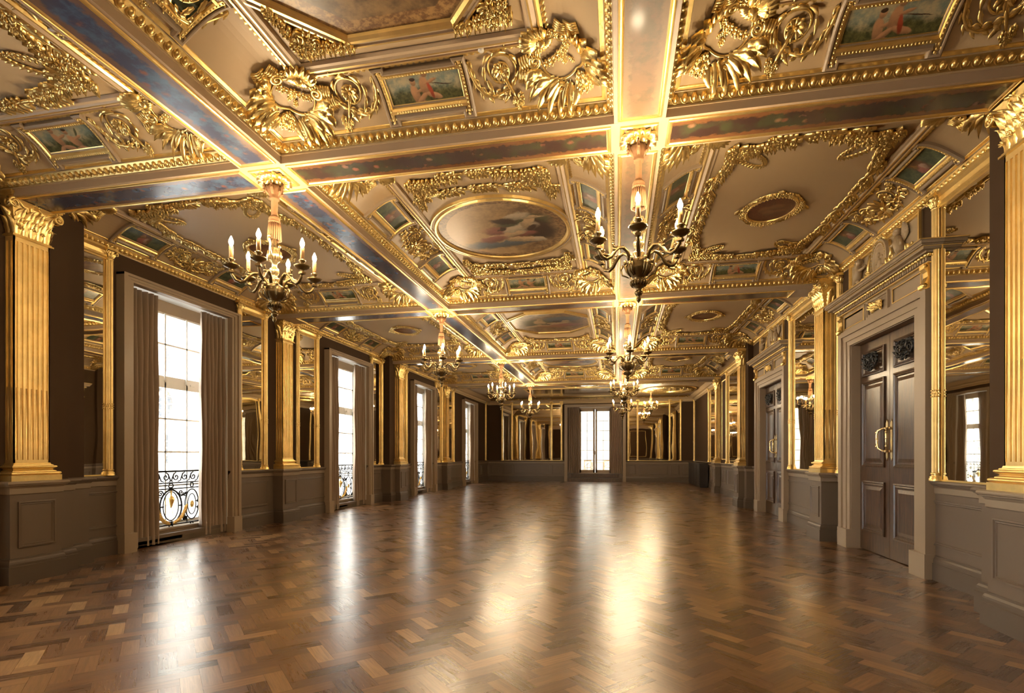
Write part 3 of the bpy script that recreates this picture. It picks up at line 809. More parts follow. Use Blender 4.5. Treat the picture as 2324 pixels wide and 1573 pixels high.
def centre_painting(ci, ri, x, y):
    if ci == 1:
        octo = ri % 2 == 0
        kind = 'octagonal' if octo else 'round'
        t = thing('ceiling_painting', 'large %s figure painting in the middle coffer, %s' % (kind, ROWN[ri]), 'painting')
        if octo: out = [(-.98, -.44), (-.44, -1.0), (.44, -1.0), (.98, -.44), (.98, .44), (.44, 1.0), (-.44, 1.0), (-.98, .44)]
        else: out = [(.98 * cos(2 * pi * k / 56), 1.02 * sin(2 * pi * k / 56)) for k in range(56)]
        cv = MB(); cv.add([(a, b, .006) for a, b in out], [tuple(range(len(out)))]); obj('canvas', cv, P_OCT if octo else P_OVAL, t)
        fr = MB(); fr.poly_sweep([(-.01, .004, 0), (-.005, .03, 0), (.02, .045, 0), (.045, .045, 0), (.055, .022, 1), (.085, .022, 1), (.092, .034, 0), (.108, .034, 0), (.118, .0, 1)], out); obj('gilded_frame', fr, [GOLD, CEILG], t)
    else:
        t = thing('ceiling_medallion', 'small brown oval medallion ringed with gilt flowers, %s coffer, %s' % (COLN[ci], ROWN[ri]), 'medallion')
        rx, ry = .30, .37
        out = [(rx * cos(2 * pi * k / 40), ry * sin(2 * pi * k / 40)) for k in range(40)]
        cv = MB(); cv.add([(a, b, .02) for a, b in out], [tuple(range(40))]); obj('canvas', cv, P_MED, t)
        fr = MB(); fr.poly_sweep([(-.005, .018, 0), (.0, .035, 0), (.03, .045, 0), (.05, .03, 1), (.06, .03, 0), (.075, .0, 0)], out)
        for k in range(44): fr.ball((rx * 1.06 * cos(2 * pi * k / 44), ry * 1.05 * sin(2 * pi * k / 44), .04), .013, 5, 2, 0, True)
        obj('gilded_frame', fr, [GOLD, FRAME], t); link('flower_wreath', MED_RING, t)
    ceilput(t, x, y, ZC, 0)
MED_RING = orn_flower_ring(.33, .40).mesh('flower_wreath', GOLD)
def ornament(mesh, label, cat, group, x, y, rz, z=ZC, sc=None, nm=None):
    o = link(nm or mesh.name.split('.')[0], mesh); tag(o, label, cat, group); ceilput(o, x, y, z, rz, sc); return o
YMIN = [2.3, 5.6, 11.9, 18.2]
for ri in range(4):
    for ci in range(3):
        (x0, x1), (y0, y1) = COLS[ci], ROWS[ri]
        cx, cy, hx, hy = (x0 + x1) / 2, (y0 + y1) / 2, (x1 - x0) / 2, (y1 - y0) / 2
        where = '%s coffer, %s' % (COLN[ci], ROWN[ri])
        if ri == 0:
            if ci == 1: centre_painting(ci, ri, cx, 2.98)
        elif cy + .9 > YMIN[ri]: centre_painting(ci, ri, cx, cy)
        for sy in (1, -1):
            ye = cy + sy * hy; end = ENDW[sy]; rz = 0 if sy > 0 else pi
            if ye - sy * .3 > YMIN[ri]:
                add_small(['boys2', 'boys1'][(ci + ri) % 2 if ri else ci != 0], 'small painting of two boys at the %s end of the %s' % (end, where), cx, ye, rz)
                for sx in (1, -1):
                    o = ornament(ORNM['spray'], 'gilded scroll, %s side of the %s boys painting, %s' % (sidew(ci, sx), end, where), 'ornament', 'gilded scrolls beside the paintings', cx + sx * .45, ye, rz)
                    o.scale = (sx * sy, 1, 1)
            for sx in (1, -1):
                if ye - sy * .6 + .2 > YMIN[ri]:
                    ornament(ORNM['cart'], 'gilded cartouche in the %s %s corner of the %s' % (end, sidew(ci, sx), where), 'ornament', 'gilded corner cartouches', cx + sx * hx, ye, atan2(-sy, -sx) + pi / 2)
                yk = cy + sy * (hy - .80)
                if yk > YMIN[ri] - .3:
                    k = 'corner' if ci == 1 else 'cornerloop'; q = (.66 if ri % 2 == 0 else .95) if ci == 1 else 1.0
                    o = ornament(ORNM[k], 'gilded leaf spray inside the %s %s frame corner, %s' % (end, sidew(ci, sx), where), 'ornament', 'gilded inner corner sprays', cx + sx * (hx - .74), yk, 0)
                    o.scale = (-sx * q, sy * q, 1)
                yp = cy + sy * (hy * .385 if ri else .97)
                if yp > YMIN[ri]:
                    add_small('flow', 'small flower painting, %s one on the %s side of the %s' % (end, sidew(ci, sx), where), cx + sx * hx, yp, atan2(0, -sx) + pi / 2)
            L = hx * 2 - 2.5 if ci == 1 else hx * 2 - 2.4
            yg = cy + sy * (hy - .80)
            if ci == 1 and ri % 2 and yg > YMIN[ri]:
                o = ornament(SWAG, 'curved gilded swag between the round painting and the %s garland, %s' % (end, where), 'ornament', 'gilded swags', cx, cy + sy * 1.24, 0)
                o.scale = (1, -sy, 1)
            if yg > YMIN[ri] and not (ri == 0 and ci == 1):
                ornament(garland(L), 'gilded garland along the %s inner edge of the %s' % (end, where), 'ornament', 'gilded garlands', cx, yg, 0)
        for sx in (1, -1):
            if cy + .3 > YMIN[ri]:
                ornament(ORNM['fan'], 'gilded palmette between the flower paintings, %s side of the %s' % (sidew(ci, sx), where), 'ornament', 'gilded side palmettes', cx + sx * hx, cy, atan2(0, -sx) + pi / 2)
            if ri == 0:
                o = ornament(ORNM['spray'], 'gilded scroll beside the flower painting, %s side of the %s' % (sidew(ci, sx), where), 'ornament', 'gilded scrolls beside the paintings', cx + sx * hx, cy + .97 + .43, atan2(0, -sx) + pi / 2)
                o.scale = (sx, 1, 1)
            if ci != 1:
                Lg = hy * 2 - 3.0 if ri else 1.5
                if cy > YMIN[ri] or ri == 0:
                    ornament(garland(Lg), 'gilded garland along the %s inner edge of the %s' % (sidew(ci, sx), where), 'ornament', 'gilded garlands', cx + sx * (hx - .74), cy if ri else 3.1, pi / 2)

# painted strips under the beams
def strip(L, w, mat, label, x, y, rz):
    t = thing('beam_painting', label, 'painting', 'garland paintings under the beams')
    cv = MB(); hx, hy = L / 2, w / 2
    cv.add([(-hx, -hy, .004), (hx, -hy, .004), (hx, hy, .004), (-hx, hy, .004)], [(0, 1, 2, 3)]); obj('canvas', cv, mat, t)
    fr = MB(); fr.rect_sweep([(-.042, 0, 0), (-.040, .012, 0), (-.028, .016, 0), (-.024, .006, 0), (-.016, .006, 0), (-.008, .014, 0), (.002, .004, 0)], -hx, hx, -hy, hy); obj('gilded_frame', fr, GOLD, t)
    ceilput(t, x, y, ZS, rz)
ORD = ['first', 'second', 'third', 'fourth']
for i, (y0, y1) in enumerate(BEAMY):
    for ci, (x0, x1) in enumerate(COLS):
        x0_, x1_ = (x0 + .55 if ci == 0 else x0), (x1 - .55 if ci == 2 else x1)
        strip(x1_ - x0_ - .14, (y1 - y0) - .15, P_STRIPB if ci == 0 else P_STRIP, 'garland painting under the %s cross beam, %s section' % (ORD[i], COLN[ci]), (x0_ + x1_) / 2, (y0 + y1) / 2, 0)
for i, (x0, x1) in enumerate(BEAMX):
    for ri in range(4):
        y0, y1 = max(ROWS[ri][0], 1.6), ROWS[ri][1]
        strip(y1 - y0 - .14, (x1 - x0) - .15, [P_STRIPB, P_STRIPP][i], 'garland painting under the %s long beam, %s' % (['window-side', 'door-side'][i], ROWN[ri]), (x0 + x1) / 2, (y0 + y1) / 2, pi / 2)

# ------------------------------------------------------------------ chandeliers
def make_chandelier():
    root = thing('chandelier', 'x', 'chandelier', 'brass chandeliers under the beam crossings')
    rs = MB()
    for k in range(14):
        a = 2 * pi * k / 14; rs.leaf((.03 * cos(a), .03 * sin(a)), a, .15, .075, .5, .05, .0, 2, .03, 6)
    for k in range(9):
        a = 2 * pi * k / 9 + .2; rs.leaf((.02 * cos(a), .02 * sin(a)), a, .09, .06, -.4, .05, .03, 2, .03, 5)
    rs.lathe([(.035, 0), (.035, .10), (.02, .11)], 10)
    rm = MB(); rm.join(rs, Matrix.Rotation(pi, 4, 'X')); obj('ceiling_rosette', rm, GOLD, root)
    cs = MB()
    cs.lathe([(.012, -.05), (.055, -.075), (.075, -.12), (.060, -.17), (.045, -.21), (.05, -.225), (.045, -.24), (.032, -.25), (.030, -.40), (.034, -.42)], 12, lob=6, la=.10)
    for k in range(5):
        a = 2 * pi * k / 5
        cs.tube([(.03 * cos(a), .03 * sin(a), -.20), (.075 * cos(a), .075 * sin(a), -.15), (.105 * cos(a), .105 * sin(a), -.07)], [.016, .022, .008], 5)
        for q in range(5): cs.ball((.085 * cos(a) + random.uniform(-.02, .02), .085 * sin(a) + random.uniform(-.02, .02), -.16 + .02 * q), .014, 5, 3)
    obj('cord_sleeve', cs, ROPE, root)
    ts = MB()
    ts.lathe([(.030, -.41), (.052, -.43), (.060, -.45), (.052, -.465), (.062, -.475), (.062, -.49), (.056, -.50)], 14)
    for k in range(20):
        a = 2 * pi * k / 20
        ts.tube([(.052 * cos(a), .052 * sin(a), -.49), (.060 * cos(a), .060 * sin(a), -.56), (.066 * cos(a), .066 * sin(a), -.68)], [.009, .0095, .008], 4)
    ts.lathe([(.045, -.49), (.055, -.66)], 10); obj('tassel', ts, ROPE, root)
    st = MB()
    st.lathe([(.02, -.66), (.022, -.76), (.05, -.765), (.055, -.775), (.05, -.79), (.062, -.80), (.068, -.85), (.058, -.90), (.03, -.93), (.022, -.97), (.045, -.99), (.052, -1.02), (.04, -1.05), (.026, -1.07), (.05, -1.09), (.058, -1.11), (.03, -1.15), (.045, -1.20)], 16)
    for k in range(14):
        a = 2 * pi * k / 14; st.tube([(.066 * cos(a), .066 * sin(a), -.80), (.072 * cos(a), .072 * sin(a), -.85), (.060 * cos(a), .060 * sin(a), -.90)], .007, 4)
    for s in (-1, 1):
        st.tube([(s * .05, 0, -.88), (s * .10, 0, -.86), (s * .125, 0, -.80), (s * .11, 0, -.75), (s * .14, 0, -.72), (s * .15, 0, -.69)], [.010, .012, .012, .013, .011, .008], 6)
        st.ball((s * .15, 0, -.685), .018, 6, 4)
    obj('stem', st, HANDLE, root)
    bd = MB()
    bd.lathe([(.03, -1.15), (.075, -1.17), (.105, -1.185), (.112, -1.205), (.10, -1.22), (.108, -1.235), (.104, -1.26), (.085, -1.30), (.055, -1.335), (.04, -1.355), (.065, -1.37), (.068, -1.39), (.055, -1.415), (.03, -1.435), (.022, -1.455), (.035, -1.465), (.040, -1.48), (.028, -1.50), (.014, -1.515), (.022, -1.53), (.020, -1.55), (.0, -1.575)], 20)
    for k in range(16):
        a = 2 * pi * k / 16; bd.tube([(.070 * cos(a), .070 * sin(a), -1.368), (.074 * cos(a), .074 * sin(a), -1.39), (.058 * cos(a), .058 * sin(a), -1.415)], .009, 4)
    for k in range(6):
        a = 2 * pi * k / 6 + pi / 6
        bd.tube([(.10 * cos(a), .10 * sin(a), -1.20), (.125 * cos(a), .125 * sin(a), -1.22), (.11 * cos(a), .11 * sin(a), -1.27), (.07 * cos(a), .07 * sin(a), -1.32)], [.012, .018, .014, .008], 6)
        bd.ball((.125 * cos(a), .125 * sin(a), -1.185), (.02, .02, .03), 6, 4)
        bd.tube([(.09 * cos(a), .09 * sin(a), -1.33), (.15 * cos(a), .15 * sin(a), -1.30), (.165 * cos(a), .165 * sin(a), -1.25), (.145 * cos(a), .145 * sin(a), -1.21)], [.006, .009, .010, .012], 5)
    obj('body', bd, BRASS, root)
    arm = None
    A = MB(); pts = []
    prof = [(.09, -1.17), (.115, -1.10), (.16, -1.065), (.21, -1.075), (.25, -1.115), (.285, -1.165), (.33, -1.19), (.375, -1.175), (.408, -1.13), (.418, -1.09)]
    A.tube([(r, 0, z) for r, z in prof], [.017, .018, .017, .016, .016, .017, .018, .017, .015, .014], 6)
    A.ball((.25, 0, -1.095), (.024, .02, .018), 6, 4); A.tube([(.22, 0, -1.06), (.255, 0, -1.07), (.27, 0, -1.045), (.25, 0, -1.03)], [.008, .009, .008, .005], 5)
    A.box(.392, .444, -.026, .026, -1.105, -1.085); A.lathe([(.026, -1.085), (.020, -1.07), (.030, -1.062)], 8, (.418, 0, 0))
    dp = MB(); dp.lathe([(.012, -1.062), (.045, -1.055), (.075, -1.035), (.082, -1.022), (.078, -1.022), (.04, -1.040), (.022, -1.035), (.024, -.985), (.034, -.975), (.036, -.965), (.024, -.955), (.018, -.95)], 12, (.418, 0, 0), 0, True, lob=12, la=.03)
    cd = MB(); cd.lathe([(.0, -.955), (.021, -.955), (.021, -.832), (.016, -.825), (.0, -.825)], 10, (.418, 0, 0))
    bl = MB(); bl.lathe([(.012, -.828), (.017, -.815), (.024, -.795), (.023, -.775), (.014, -.750), (.005, -.728), (.0, -.722)], 10, (.418, 0, 0))
    am, dm, cm, bm = A.mesh('arm', BRASS), dp.mesh('drip_pan', BRASS), cd.mesh('candle', CANDLE), bl.mesh('bulb', BULB)
    for k in range(6):
        a = link('arm', am, root); a.rotation_euler = (0, 0, k * pi / 3)
        link('drip_pan', dm, a); link('candle', cm, a); link('bulb', bm, a)
    return root
CH0 = make_chandelier()
SIDE = ['window-side', 'door-side']
first = True
def bulb_lights(x, y, z, s, rz):
    for k in range(6):
        a = rz + k * pi / 3
        l = bpy.data.objects.new('candle_light', BL); C.objects.link(l)
        l.location = (x + .418 * s * cos(a), y + .418 * s * sin(a), z - .775 * s)
BL = bpy.data.lights.new('candle_light', 'POINT'); BL.energy = 10.8; BL.color = (1.0, .76, .47); BL.shadow_soft_size = .045
ORD = ORD + ['nearest']
for i, (y0, y1) in enumerate(BEAMY + [(-.95, -.45)]):
    for j, (x0, x1) in enumerate(BEAMX):
        c = CH0 if first else dup(CH0); first = False
        lab = 'brass candle chandelier under the %s beam crossing from the camera, %s row' % (ORD[i], SIDE[j])
        if i == 4: lab = 'brass candle chandelier hanging just behind the camera, %s row' % SIDE[j]
        c['label'] = lab
        x, y = (x0 + x1) / 2, (y0 + y1) / 2; rz = radians(-90 + 11 + [4, -14][j] + 8 * (i % 3))
        put(c, (x, y, ZS), (0, 0, rz)); bulb_lights(x, y, ZS, 1, rz)
        f = MB(); hx, hy = (x1 - x0) / 2 - .075, (y1 - y0) / 2 - .075
        f.rect_sweep([(-.02, 0), (-.018, .014), (0, .018), (.008, .006), (.016, .010), (.022, 0)], -hx, hx, -hy, hy)
        fo = obj('soffit_frame', f, GOLD); tag(fo, 'square gilt frame round the rosette of the %s %s chandelier' % (ORD[i], SIDE[j]), 'frame', 'gilt frames at the beam crossings'); ceilput(fo, x, y, ZS, 0)
c = dup(CH0, 'smaller brass chandelier under the oval wreath of the far ceiling', 'far chandelier'); put(c, (1.62, 27.0, ZA), (0, 0, .3), (.82, .82, .82)); bulb_lights(1.62, 27.0, ZA, .82, .3)

# ------------------------------------------------------------------ far ceiling
def far_ceiling():
    t = thing('varnished_ceiling_panel', 'wide dark-gold varnished ceiling panel above the far french window', 'ceiling panel')
    m = MB(); m.box(-2.7, 2.7, -1.75, 1.75, 0, .012); obj('canvas', m, P_GLOSS, t)
    f = MB(); f.rect_sweep([(-.08, 0), (-.08, .03), (-.04, .045), (0, .02), (.01, .01)], -2.7, 2.7, -1.75, 1.75); obj('gilded_frame', f, GOLD, t)
    ceilput(t, -1.75, 27.5, ZA)
    t = thing('ceiling_painting', 'small varnished oval painting in the near leaf band of the far ceiling', 'painting')
    out = [(.78 * cos(2 * pi * k / 40), .62 * sin(2 * pi * k / 40)) for k in range(40)]
    m = MB(); m.add([(a, b, .008) for a, b in out], [tuple(range(40))]); obj('canvas', m, P_GLOSS, t)
    f = MB(); f.poly_sweep([(-.005, .006), (.0, .03), (.04, .04), (.06, .02), (.08, 0)], out); obj('gilded_frame', f, GOLD, t)
    ceilput(t, -1.65, 24.75, ZA)
    t = thing('ceiling_painting', 'oval ochre painting in a broad gilt leaf wreath, door side of the far ceiling', 'painting')
    out = [(.70 * cos(2 * pi * k / 40), .95 * sin(2 * pi * k / 40)) for k in range(40)]
    m = MB(); m.add([(a, b, .008) for a, b in out], [tuple(range(40))]); obj('canvas', m, P_GLOSS, t)
    f = MB(); f.poly_sweep([(-.005, .006), (.0, .035), (.05, .045), (.07, .02), (.09, 0)], out); f.poly_sweep([(.50, 0), (.50, .05), (.56, .07), (.62, .04), (.64, 0)], out); obj('gilded_frame', f, GOLD, t)
    w = MB()
    for k in range(64):
        a = 2 * pi * k / 64; r1, r2 = .98, 1.23
        for q in range(2): w.leaf(((r1 + .12 * q) * cos(a + .03 * q), (r2 + .12 * q) * sin(a + .03 * q)), a + 1.2 - 2.2 * q, .16, .07, .6, .04, .01, 2, .03, 5)
        if k % 3 == 0: w.flower(((r1 + .1) * cos(a), (r2 + .1) * sin(a)), .08, 6, .05, .02)
    obj('leaf_wreath', w, GOLD, t); ceilput(t, 2.45, 27.2, ZA)
    for y, lab in ((24.2, 'near'), (30.0, 'far')):
        for x, ln, sd in ((-5.6, 3.2, 'window-wall'), (.2, 2.2, 'middle') if y < 25 else (-1.7, 4.0, 'middle'), (2.4, 2.6, 'door-wall')):
            o = ornament(garland(ln), 'gilded leaf band along the %s edge of the far ceiling, %s part' % (lab, sd), 'ornament', 'far ceiling leaf bands', x, y, 0, ZA, (1, 2.6, 1.3))
    cb = MB()
    cb.rect_sweep([(0, 4.46), (.03, 4.47), (.03, 4.50), (.07, 4.53), (.10, 4.60), (.16, 4.62), (.20, 4.66), (.24, 4.70), (.30, ZA + .005)], XL, XA, 22.58, YB)
    o = obj('far_cornice', cb, [CEIL]); tag(o, 'plain stepped cornice round the far end of the room', 'cornice')
far_ceiling()

# ------------------------------------------------------------------ pilasters
def fluted(mb, hw, d, z0, z1, ns, nd, cable, mi=0):
    """pilaster shaft, local x along wall, y out; flutes on the front and both returns"""
    rr = .014
    mb.box(-hw + rr, hw - rr, -.02, d - rr, z0, z1, mi)
    def strips(n, L, place):
        pw = L / n
        for i in range(n + 1):
            c = -L / 2 + i * pw; w = pw * (.22 if 0 < i < n else .22)
            a, b = max(-L / 2, c - w), min(L / 2, c + w)
            place(a, b, z0, z1, 0)
        for i in range(n):
            c = -L / 2 + (i + .5) * pw
            place(c - pw * .28, c + pw * .28, z0, z0 + .04, 0); place(c - pw * .28, c + pw * .28, z1 - .05, z1, 0)
            place(c, pw * .21, z0 + .04, cable, 1)
    def front(a, b, za, zb, k):
        if k == 0: mb.box(a, b, d - rr - .002, d, za, zb, mi)
        else:
            n = 5; vs = []
            for z in (za, zb):
                for q in range(n + 1):
                    th = pi * q / n; vs.append((a + b * cos(th), d - rr - .001 + .011 * sin(th), z))
            mb.add(vs, [(q, q + 1, n + 2 + q, n + 1 + q) for q in range(n)] + [tuple(range(n + 1, 2 * n + 2))], mi, True)
    strips(ns, 2 * hw, front)
    for s in (-1, 1):
        def side(a, b, za, zb, k, s=s):
            yc = d / 2
            if k == 0: mb.box(*sorted((s * (hw - rr - .002), s * hw)), max(0, yc + a), min(d, yc + b), za, zb, mi)
            else:
                mb.tube([(s * (hw - rr), yc + a, za), (s * (hw - rr), yc + a, zb)], b, 6, mi)
        strips(nd, d, side)
def acanthus_up(mb, x, y, z, nx, ny, L, W, curl, mi=0):
    """leaf standing up against a wall face with outward normal (nx,ny) and curling out at the tip"""
    l = MB(); l.leaf((0, 0), 0, L, W, 0, .022, 0, 3, curl, 8)
    tx, ty = -ny, nx
    M = Matrix(((0, tx, nx, x), (0, ty, ny, y), (1, 0, 0, z), (0, 0, 0, 1)))
    # bend the tip over
    vv = []
    for p in l.v:
        t = p[0] / L; q = (p[0] if t < .8 else .8 * L + (p[0] - .8 * L) * (1 - (t - .8) * 3.5), p[1], p[2] + (max(0, t - .55) ** 2) * L * 1.1)
        vv.append(q)
    l.v = vv; mb.join(l, M, mi)
def capital(mb, hw, d, z0, z1):
    h = z1 - z0
    mb.box(-hw + .01, hw - .01, -.02, d - .01, z0, z1 - .08)
    mb.box(-hw - .03, hw + .03, -.02, d + .03, z0, z0 + .018); mb.box(-hw - .015, hw + .015, -.02, d + .015, z0 + .018, z0 + .034)
    # flared bell
    bell = []
    for z, e in ((z0 + .03, 0), (z0 + h * .5, .012), (z1 - .12, .05), (z1 - .07, .085)):
        bell.append((z, e))
    for (za, ea), (zb, eb) in zip(bell[:-1], bell[1:]):
        vs = [(-hw - ea, 0, za), (-hw - ea, d + ea, za), (hw + ea, d + ea, za), (hw + ea, 0, za), (-hw - eb, 0, zb), (-hw - eb, d + eb, zb), (hw + eb, d + eb, zb), (hw + eb, 0, zb)]
        mb.add(vs, [(0, 1, 5, 4), (1, 2, 6, 5), (2, 3, 7, 6)])
    n1 = 5
    for i in range(n1):
        x = -hw + 2 * hw * (i + .5) / n1; acanthus_up(mb, x, d + .0, z0 + .03, 0, 1, h * .45, .10, .03)
    for i in range(4):
        x = -hw + 2 * hw * (i + .5) / 4; acanthus_up(mb, x, d + .015, z0 + h * .27, 0, 1, h * .46, .11, .05)
    for s in (-1, 1):
        for y in ((.04, .11) if d > .13 else (d / 2,)):
            acanthus_up(mb, s * hw, y, z0 + .03, s, 0, h * .45, .09, .03)
        acanthus_up(mb, s * (hw + .01), d / 2, z0 + h * .27, s, 0, h * .45, .10, .05)
        # corner volutes, front face and return
        sp = MB(); sp.spiral((0, 0), .058, pi / 2 if s > 0 else pi / 2, 1.7, .017, .008, -s, 24, .0)
        Mf = Matrix(((1, 0, 0, s * (hw + .045)), (0, 0, 1, d + .075), (0, 1, 0, z1 - .125), (0, 0, 0, 1))); mb.join(sp, Mf)
        mb.ball((s * (hw + .045), d + .08, z1 - .125), .016, 6, 4)
        Ms = Matrix(((0, 0, s, s * (hw + .075)), (1, 0, 0, d + .02), (0, 1, 0, z1 - .125), (0, 0, 0, 1))); mb.join(sp, Ms)
        mb.tube([(s * .03, d + .02, z0 + h * .52), (s * hw * .6, d + .05, z0 + h * .72), (s * (hw + .02), d + .075, z1 - .075)], [.012, .016, .018], 6)
        mb.tube([(s * .02, d + .03, z0 + h * .55), (s * .06, d + .06, z1 - .12), (s * .025, d + .07, z1 - .10)], [.010, .012, .010], 5)
    for k in range(10):
        l = MB(); l.flower((random.uniform(-hw, hw), random.uniform(z0 + h * .2, z1 - .15)), .024, 5, .02)
        mb.join(l, Matrix(((1, 0, 0, 0), (0, 0, 1, d + .03), (0, 1, 0, 0), (0, 0, 0, 1))))
    # abacus with concave front
    for (za, zb, e) in ((z1 - .075, z1 - .05, .075), (z1 - .05, z1 - .025, .09), (z1 - .025, z1, .105)):
        n = 10; poly = [(-hw - e, 0)] + [(-hw - e + 2 * (hw + e) * i / n, d + e - .05 * sin(pi * i / n)) for i in range(n + 1)] + [(hw + e, 0)]
        mb.prism(poly, za, zb, 'z')
    l = MB(); l.flower((0, z1 - .045), .055, 6, .04); mb.join(l, Matrix(((1, 0, 0, 0), (0, 0, 1, d + .06), (0, 1, 0, 0), (0, 0, 0, 1))))
def pilaster(w, t, v, label, hw=.20, xr=XR, pv=None, ztop=4.57):
    """v = depth of the front face; the pier or wall behind it stands at pv"""
    pv = pv or 0.0; d = v - pv
    r = thing('pilaster', label, 'pilaster', 'gilded fluted pilasters')
    sh = MB(); fluted(sh, hw, d, 1.405, 4.08, 7, max(2, int(d / .055)), 2.30); obj('shaft', sh, GOLDP, r)
    bs = MB()
    wrap(bs, [(.085, 1.195), (.085, 1.262), (.070, 1.264)] + half_round(.066, .016, 1.266, 1.302) + [(.048, 1.304), (.046, 1.312)] + [(.044 - .022 * sin(pi * k / 6), 1.313 + .032 * k / 6) for k in range(7)] + [(.046, 1.347)] + half_round(.040, .014, 1.348, 1.374) + [(.028, 1.376), (.026, 1.386), (.012, 1.390), (.006, 1.408)], -hw, hw, -.005, d)
    obj('base', bs, GOLD, r)
    cp = MB(); capital(cp, hw, d, 4.08, ztop); obj('capital', cp, GOLD, r)
    pd = MB(); pw = hw + .09; pdv = d + .07; idf = lambda a, b, c: (a, b, c)
    base, cap = MB(), MB()
    dado_block(pd, base, cap, idf, -pw, pw, pdv, -.01, [(-pw + .08, pw - .08)])
    pd.m = [0] * len(pd.m); pd.join(base, None, 1); pd.join(cap, None, 2); obj('pedestal', pd, [DADO, SKIRT, DADOL], r)
    wallput(r, w, t, pv, 0, xr)
    return r
PIL = [('L', 5.16, .55, 'gilded fluted pilaster before the first window on a dark panelled pedestal', .20, XL, .42),
       ('L', 10.80, .17, 'gilded fluted pilaster between the first and second windows', .20, XL, 0),
       ('L', 16.70, .40, 'gilded fluted pilaster between the second and third windows', .20, XL, .25),
       ('L', 22.33, .17, 'gilded fluted pilaster between the third and fourth windows', .20, XL, 0),
       ('R', 5.14, .47, 'gilded fluted pilaster beside the mirror nearest the camera on the door wall', .20, XR, .30),
       ('R', 10.42, .20, 'gilded fluted pilaster between the two doors', .20, XR, 0),
       ('R', 16.50, .28, 'gilded fluted pilaster just beyond the second door', .20, XR, .14),
       ('R', 22.36, .15, 'gilded fluted pilaster at the start of the far alcove', .20, XR2, 0)]
for w, t, v, lab, hw, xr, pv in PIL: pilaster(w, t, v, lab, hw, xr if w == 'R' else XR, pv)
# ------------------------------------------------------------------ mirrors and colonnettes
def make_colonnette():
    r = thing('colonnette', 'x', 'colonnette', 'slender gilded colonnettes beside the mirrors')
    s = MB()
    n = 40; ring = []
    for i in range(n):
        a = 2 * pi * i / n; rr = .050 if i % 4 in (0, 1) else (.043 if i % 4 == 3 else .045)
        ring.append((rr * cos(a), rr * sin(a) + .03))
    s.prism(ring, 1.27, 4.44, 'z'); obj('shaft', s, GOLDP, r)
    b = MB(); b.lathe([(.075, 1.195), (.075, 1.225), (.068, 1.23), (.070, 1.245), (.055, 1.255), (.052, 1.265), (.060, 1.275), (.060, 1.285), (.048, 1.295)], 18, (0, .03, 0)); obj('base', b, GOLD, r)
    d = MB()
    for q in range(3):
        for i in range(12):
            a = 2 * pi * i / 12 + q * .26; d.ball((.050 * cos(a), .03 + .050 * sin(a), 2.20 + .035 * q), .011, 5, 3)
    obj('carved_band', d, GOLD, r)
    c = MB(); c.lathe([(.046, 4.42), (.058, 4.43), (.046, 4.445), (.048, 4.47), (.062, 4.53), (.075, 4.55)], 18, (0, .03, 0))
    for i in range(10): acanthus_up(c, .048 * cos(i * .6283), .03 + .048 * sin(i * .6283), 4.45, cos(i * .6283), sin(i * .6283), .075, .04, .02)
    for sx in (-1, 1):
        sp = MB(); sp.spiral((0, 0), .030, pi / 2, 1.4, .010, .006, -sx, 16, .0)
        c.join(sp, Matrix(((1, 0, 0, sx * .070), (0, 0, 1, .085), (0, 1, 0, 4.525), (0, 0, 0, 1))))
    c.box(-.095, .095, -.02, .115, 4.555, 4.575); c.box(-.085, .085, -.02, .10, 4.575, 4.60); obj('capital', c, GOLD, r)
    return r
COL0 = make_colonnette(); col_first = True
def colonnette(w, t, label, xr=XR):
    global col_first
    c = COL0 if col_first else dup(COL0); col_first = False
    c['label'] = label; wallput(c, w, t, 0, 0, xr); return c
def mirror(w, t0, t1, label, xr=XR, lint=True, l0=None, l1=None):
    r = thing('wall_mirror', label, 'mirror', 'tall mirrors between the colonnettes')
    hw = (t1 - t0) / 2; g = MB(); g.box(-hw, hw, -.01, .012, 1.21, 4.42); obj('mirror_glass', g, MIRROR, r)
    f = MB()
    f.box(-hw - .012, -hw + .004, -.01, .02, 1.2, 4.43); f.box(hw - .004, hw + .012, -.01, .02, 1.2, 4.43); f.box(-hw, hw, -.01, .02, 1.195, 1.215)
    obj('edge_strip', f, GOLD, r)
    a = (l0 - (t0 + t1) / 2) if l0 is not None else -hw - .09; b = (l1 - (t0 + t1) / 2) if l1 is not None else hw + .09
    if w != 'R': a, b = -b, -a
    l = MB(); l.prism([(-.01, 4.42), (.035, 4.42), (.035, 4.44), (.05, 4.455), (.05, 4.48), (.035, 4.49), (.045, 4.54), (.075, 4.57), (.075, 4.60), (-.01, 4.60)], a, b, 'x', 0)
    obj('gilded_lintel', l, GOLD, r)
    wallput(r, w, (t0 + t1) / 2, 0, 0, xr)
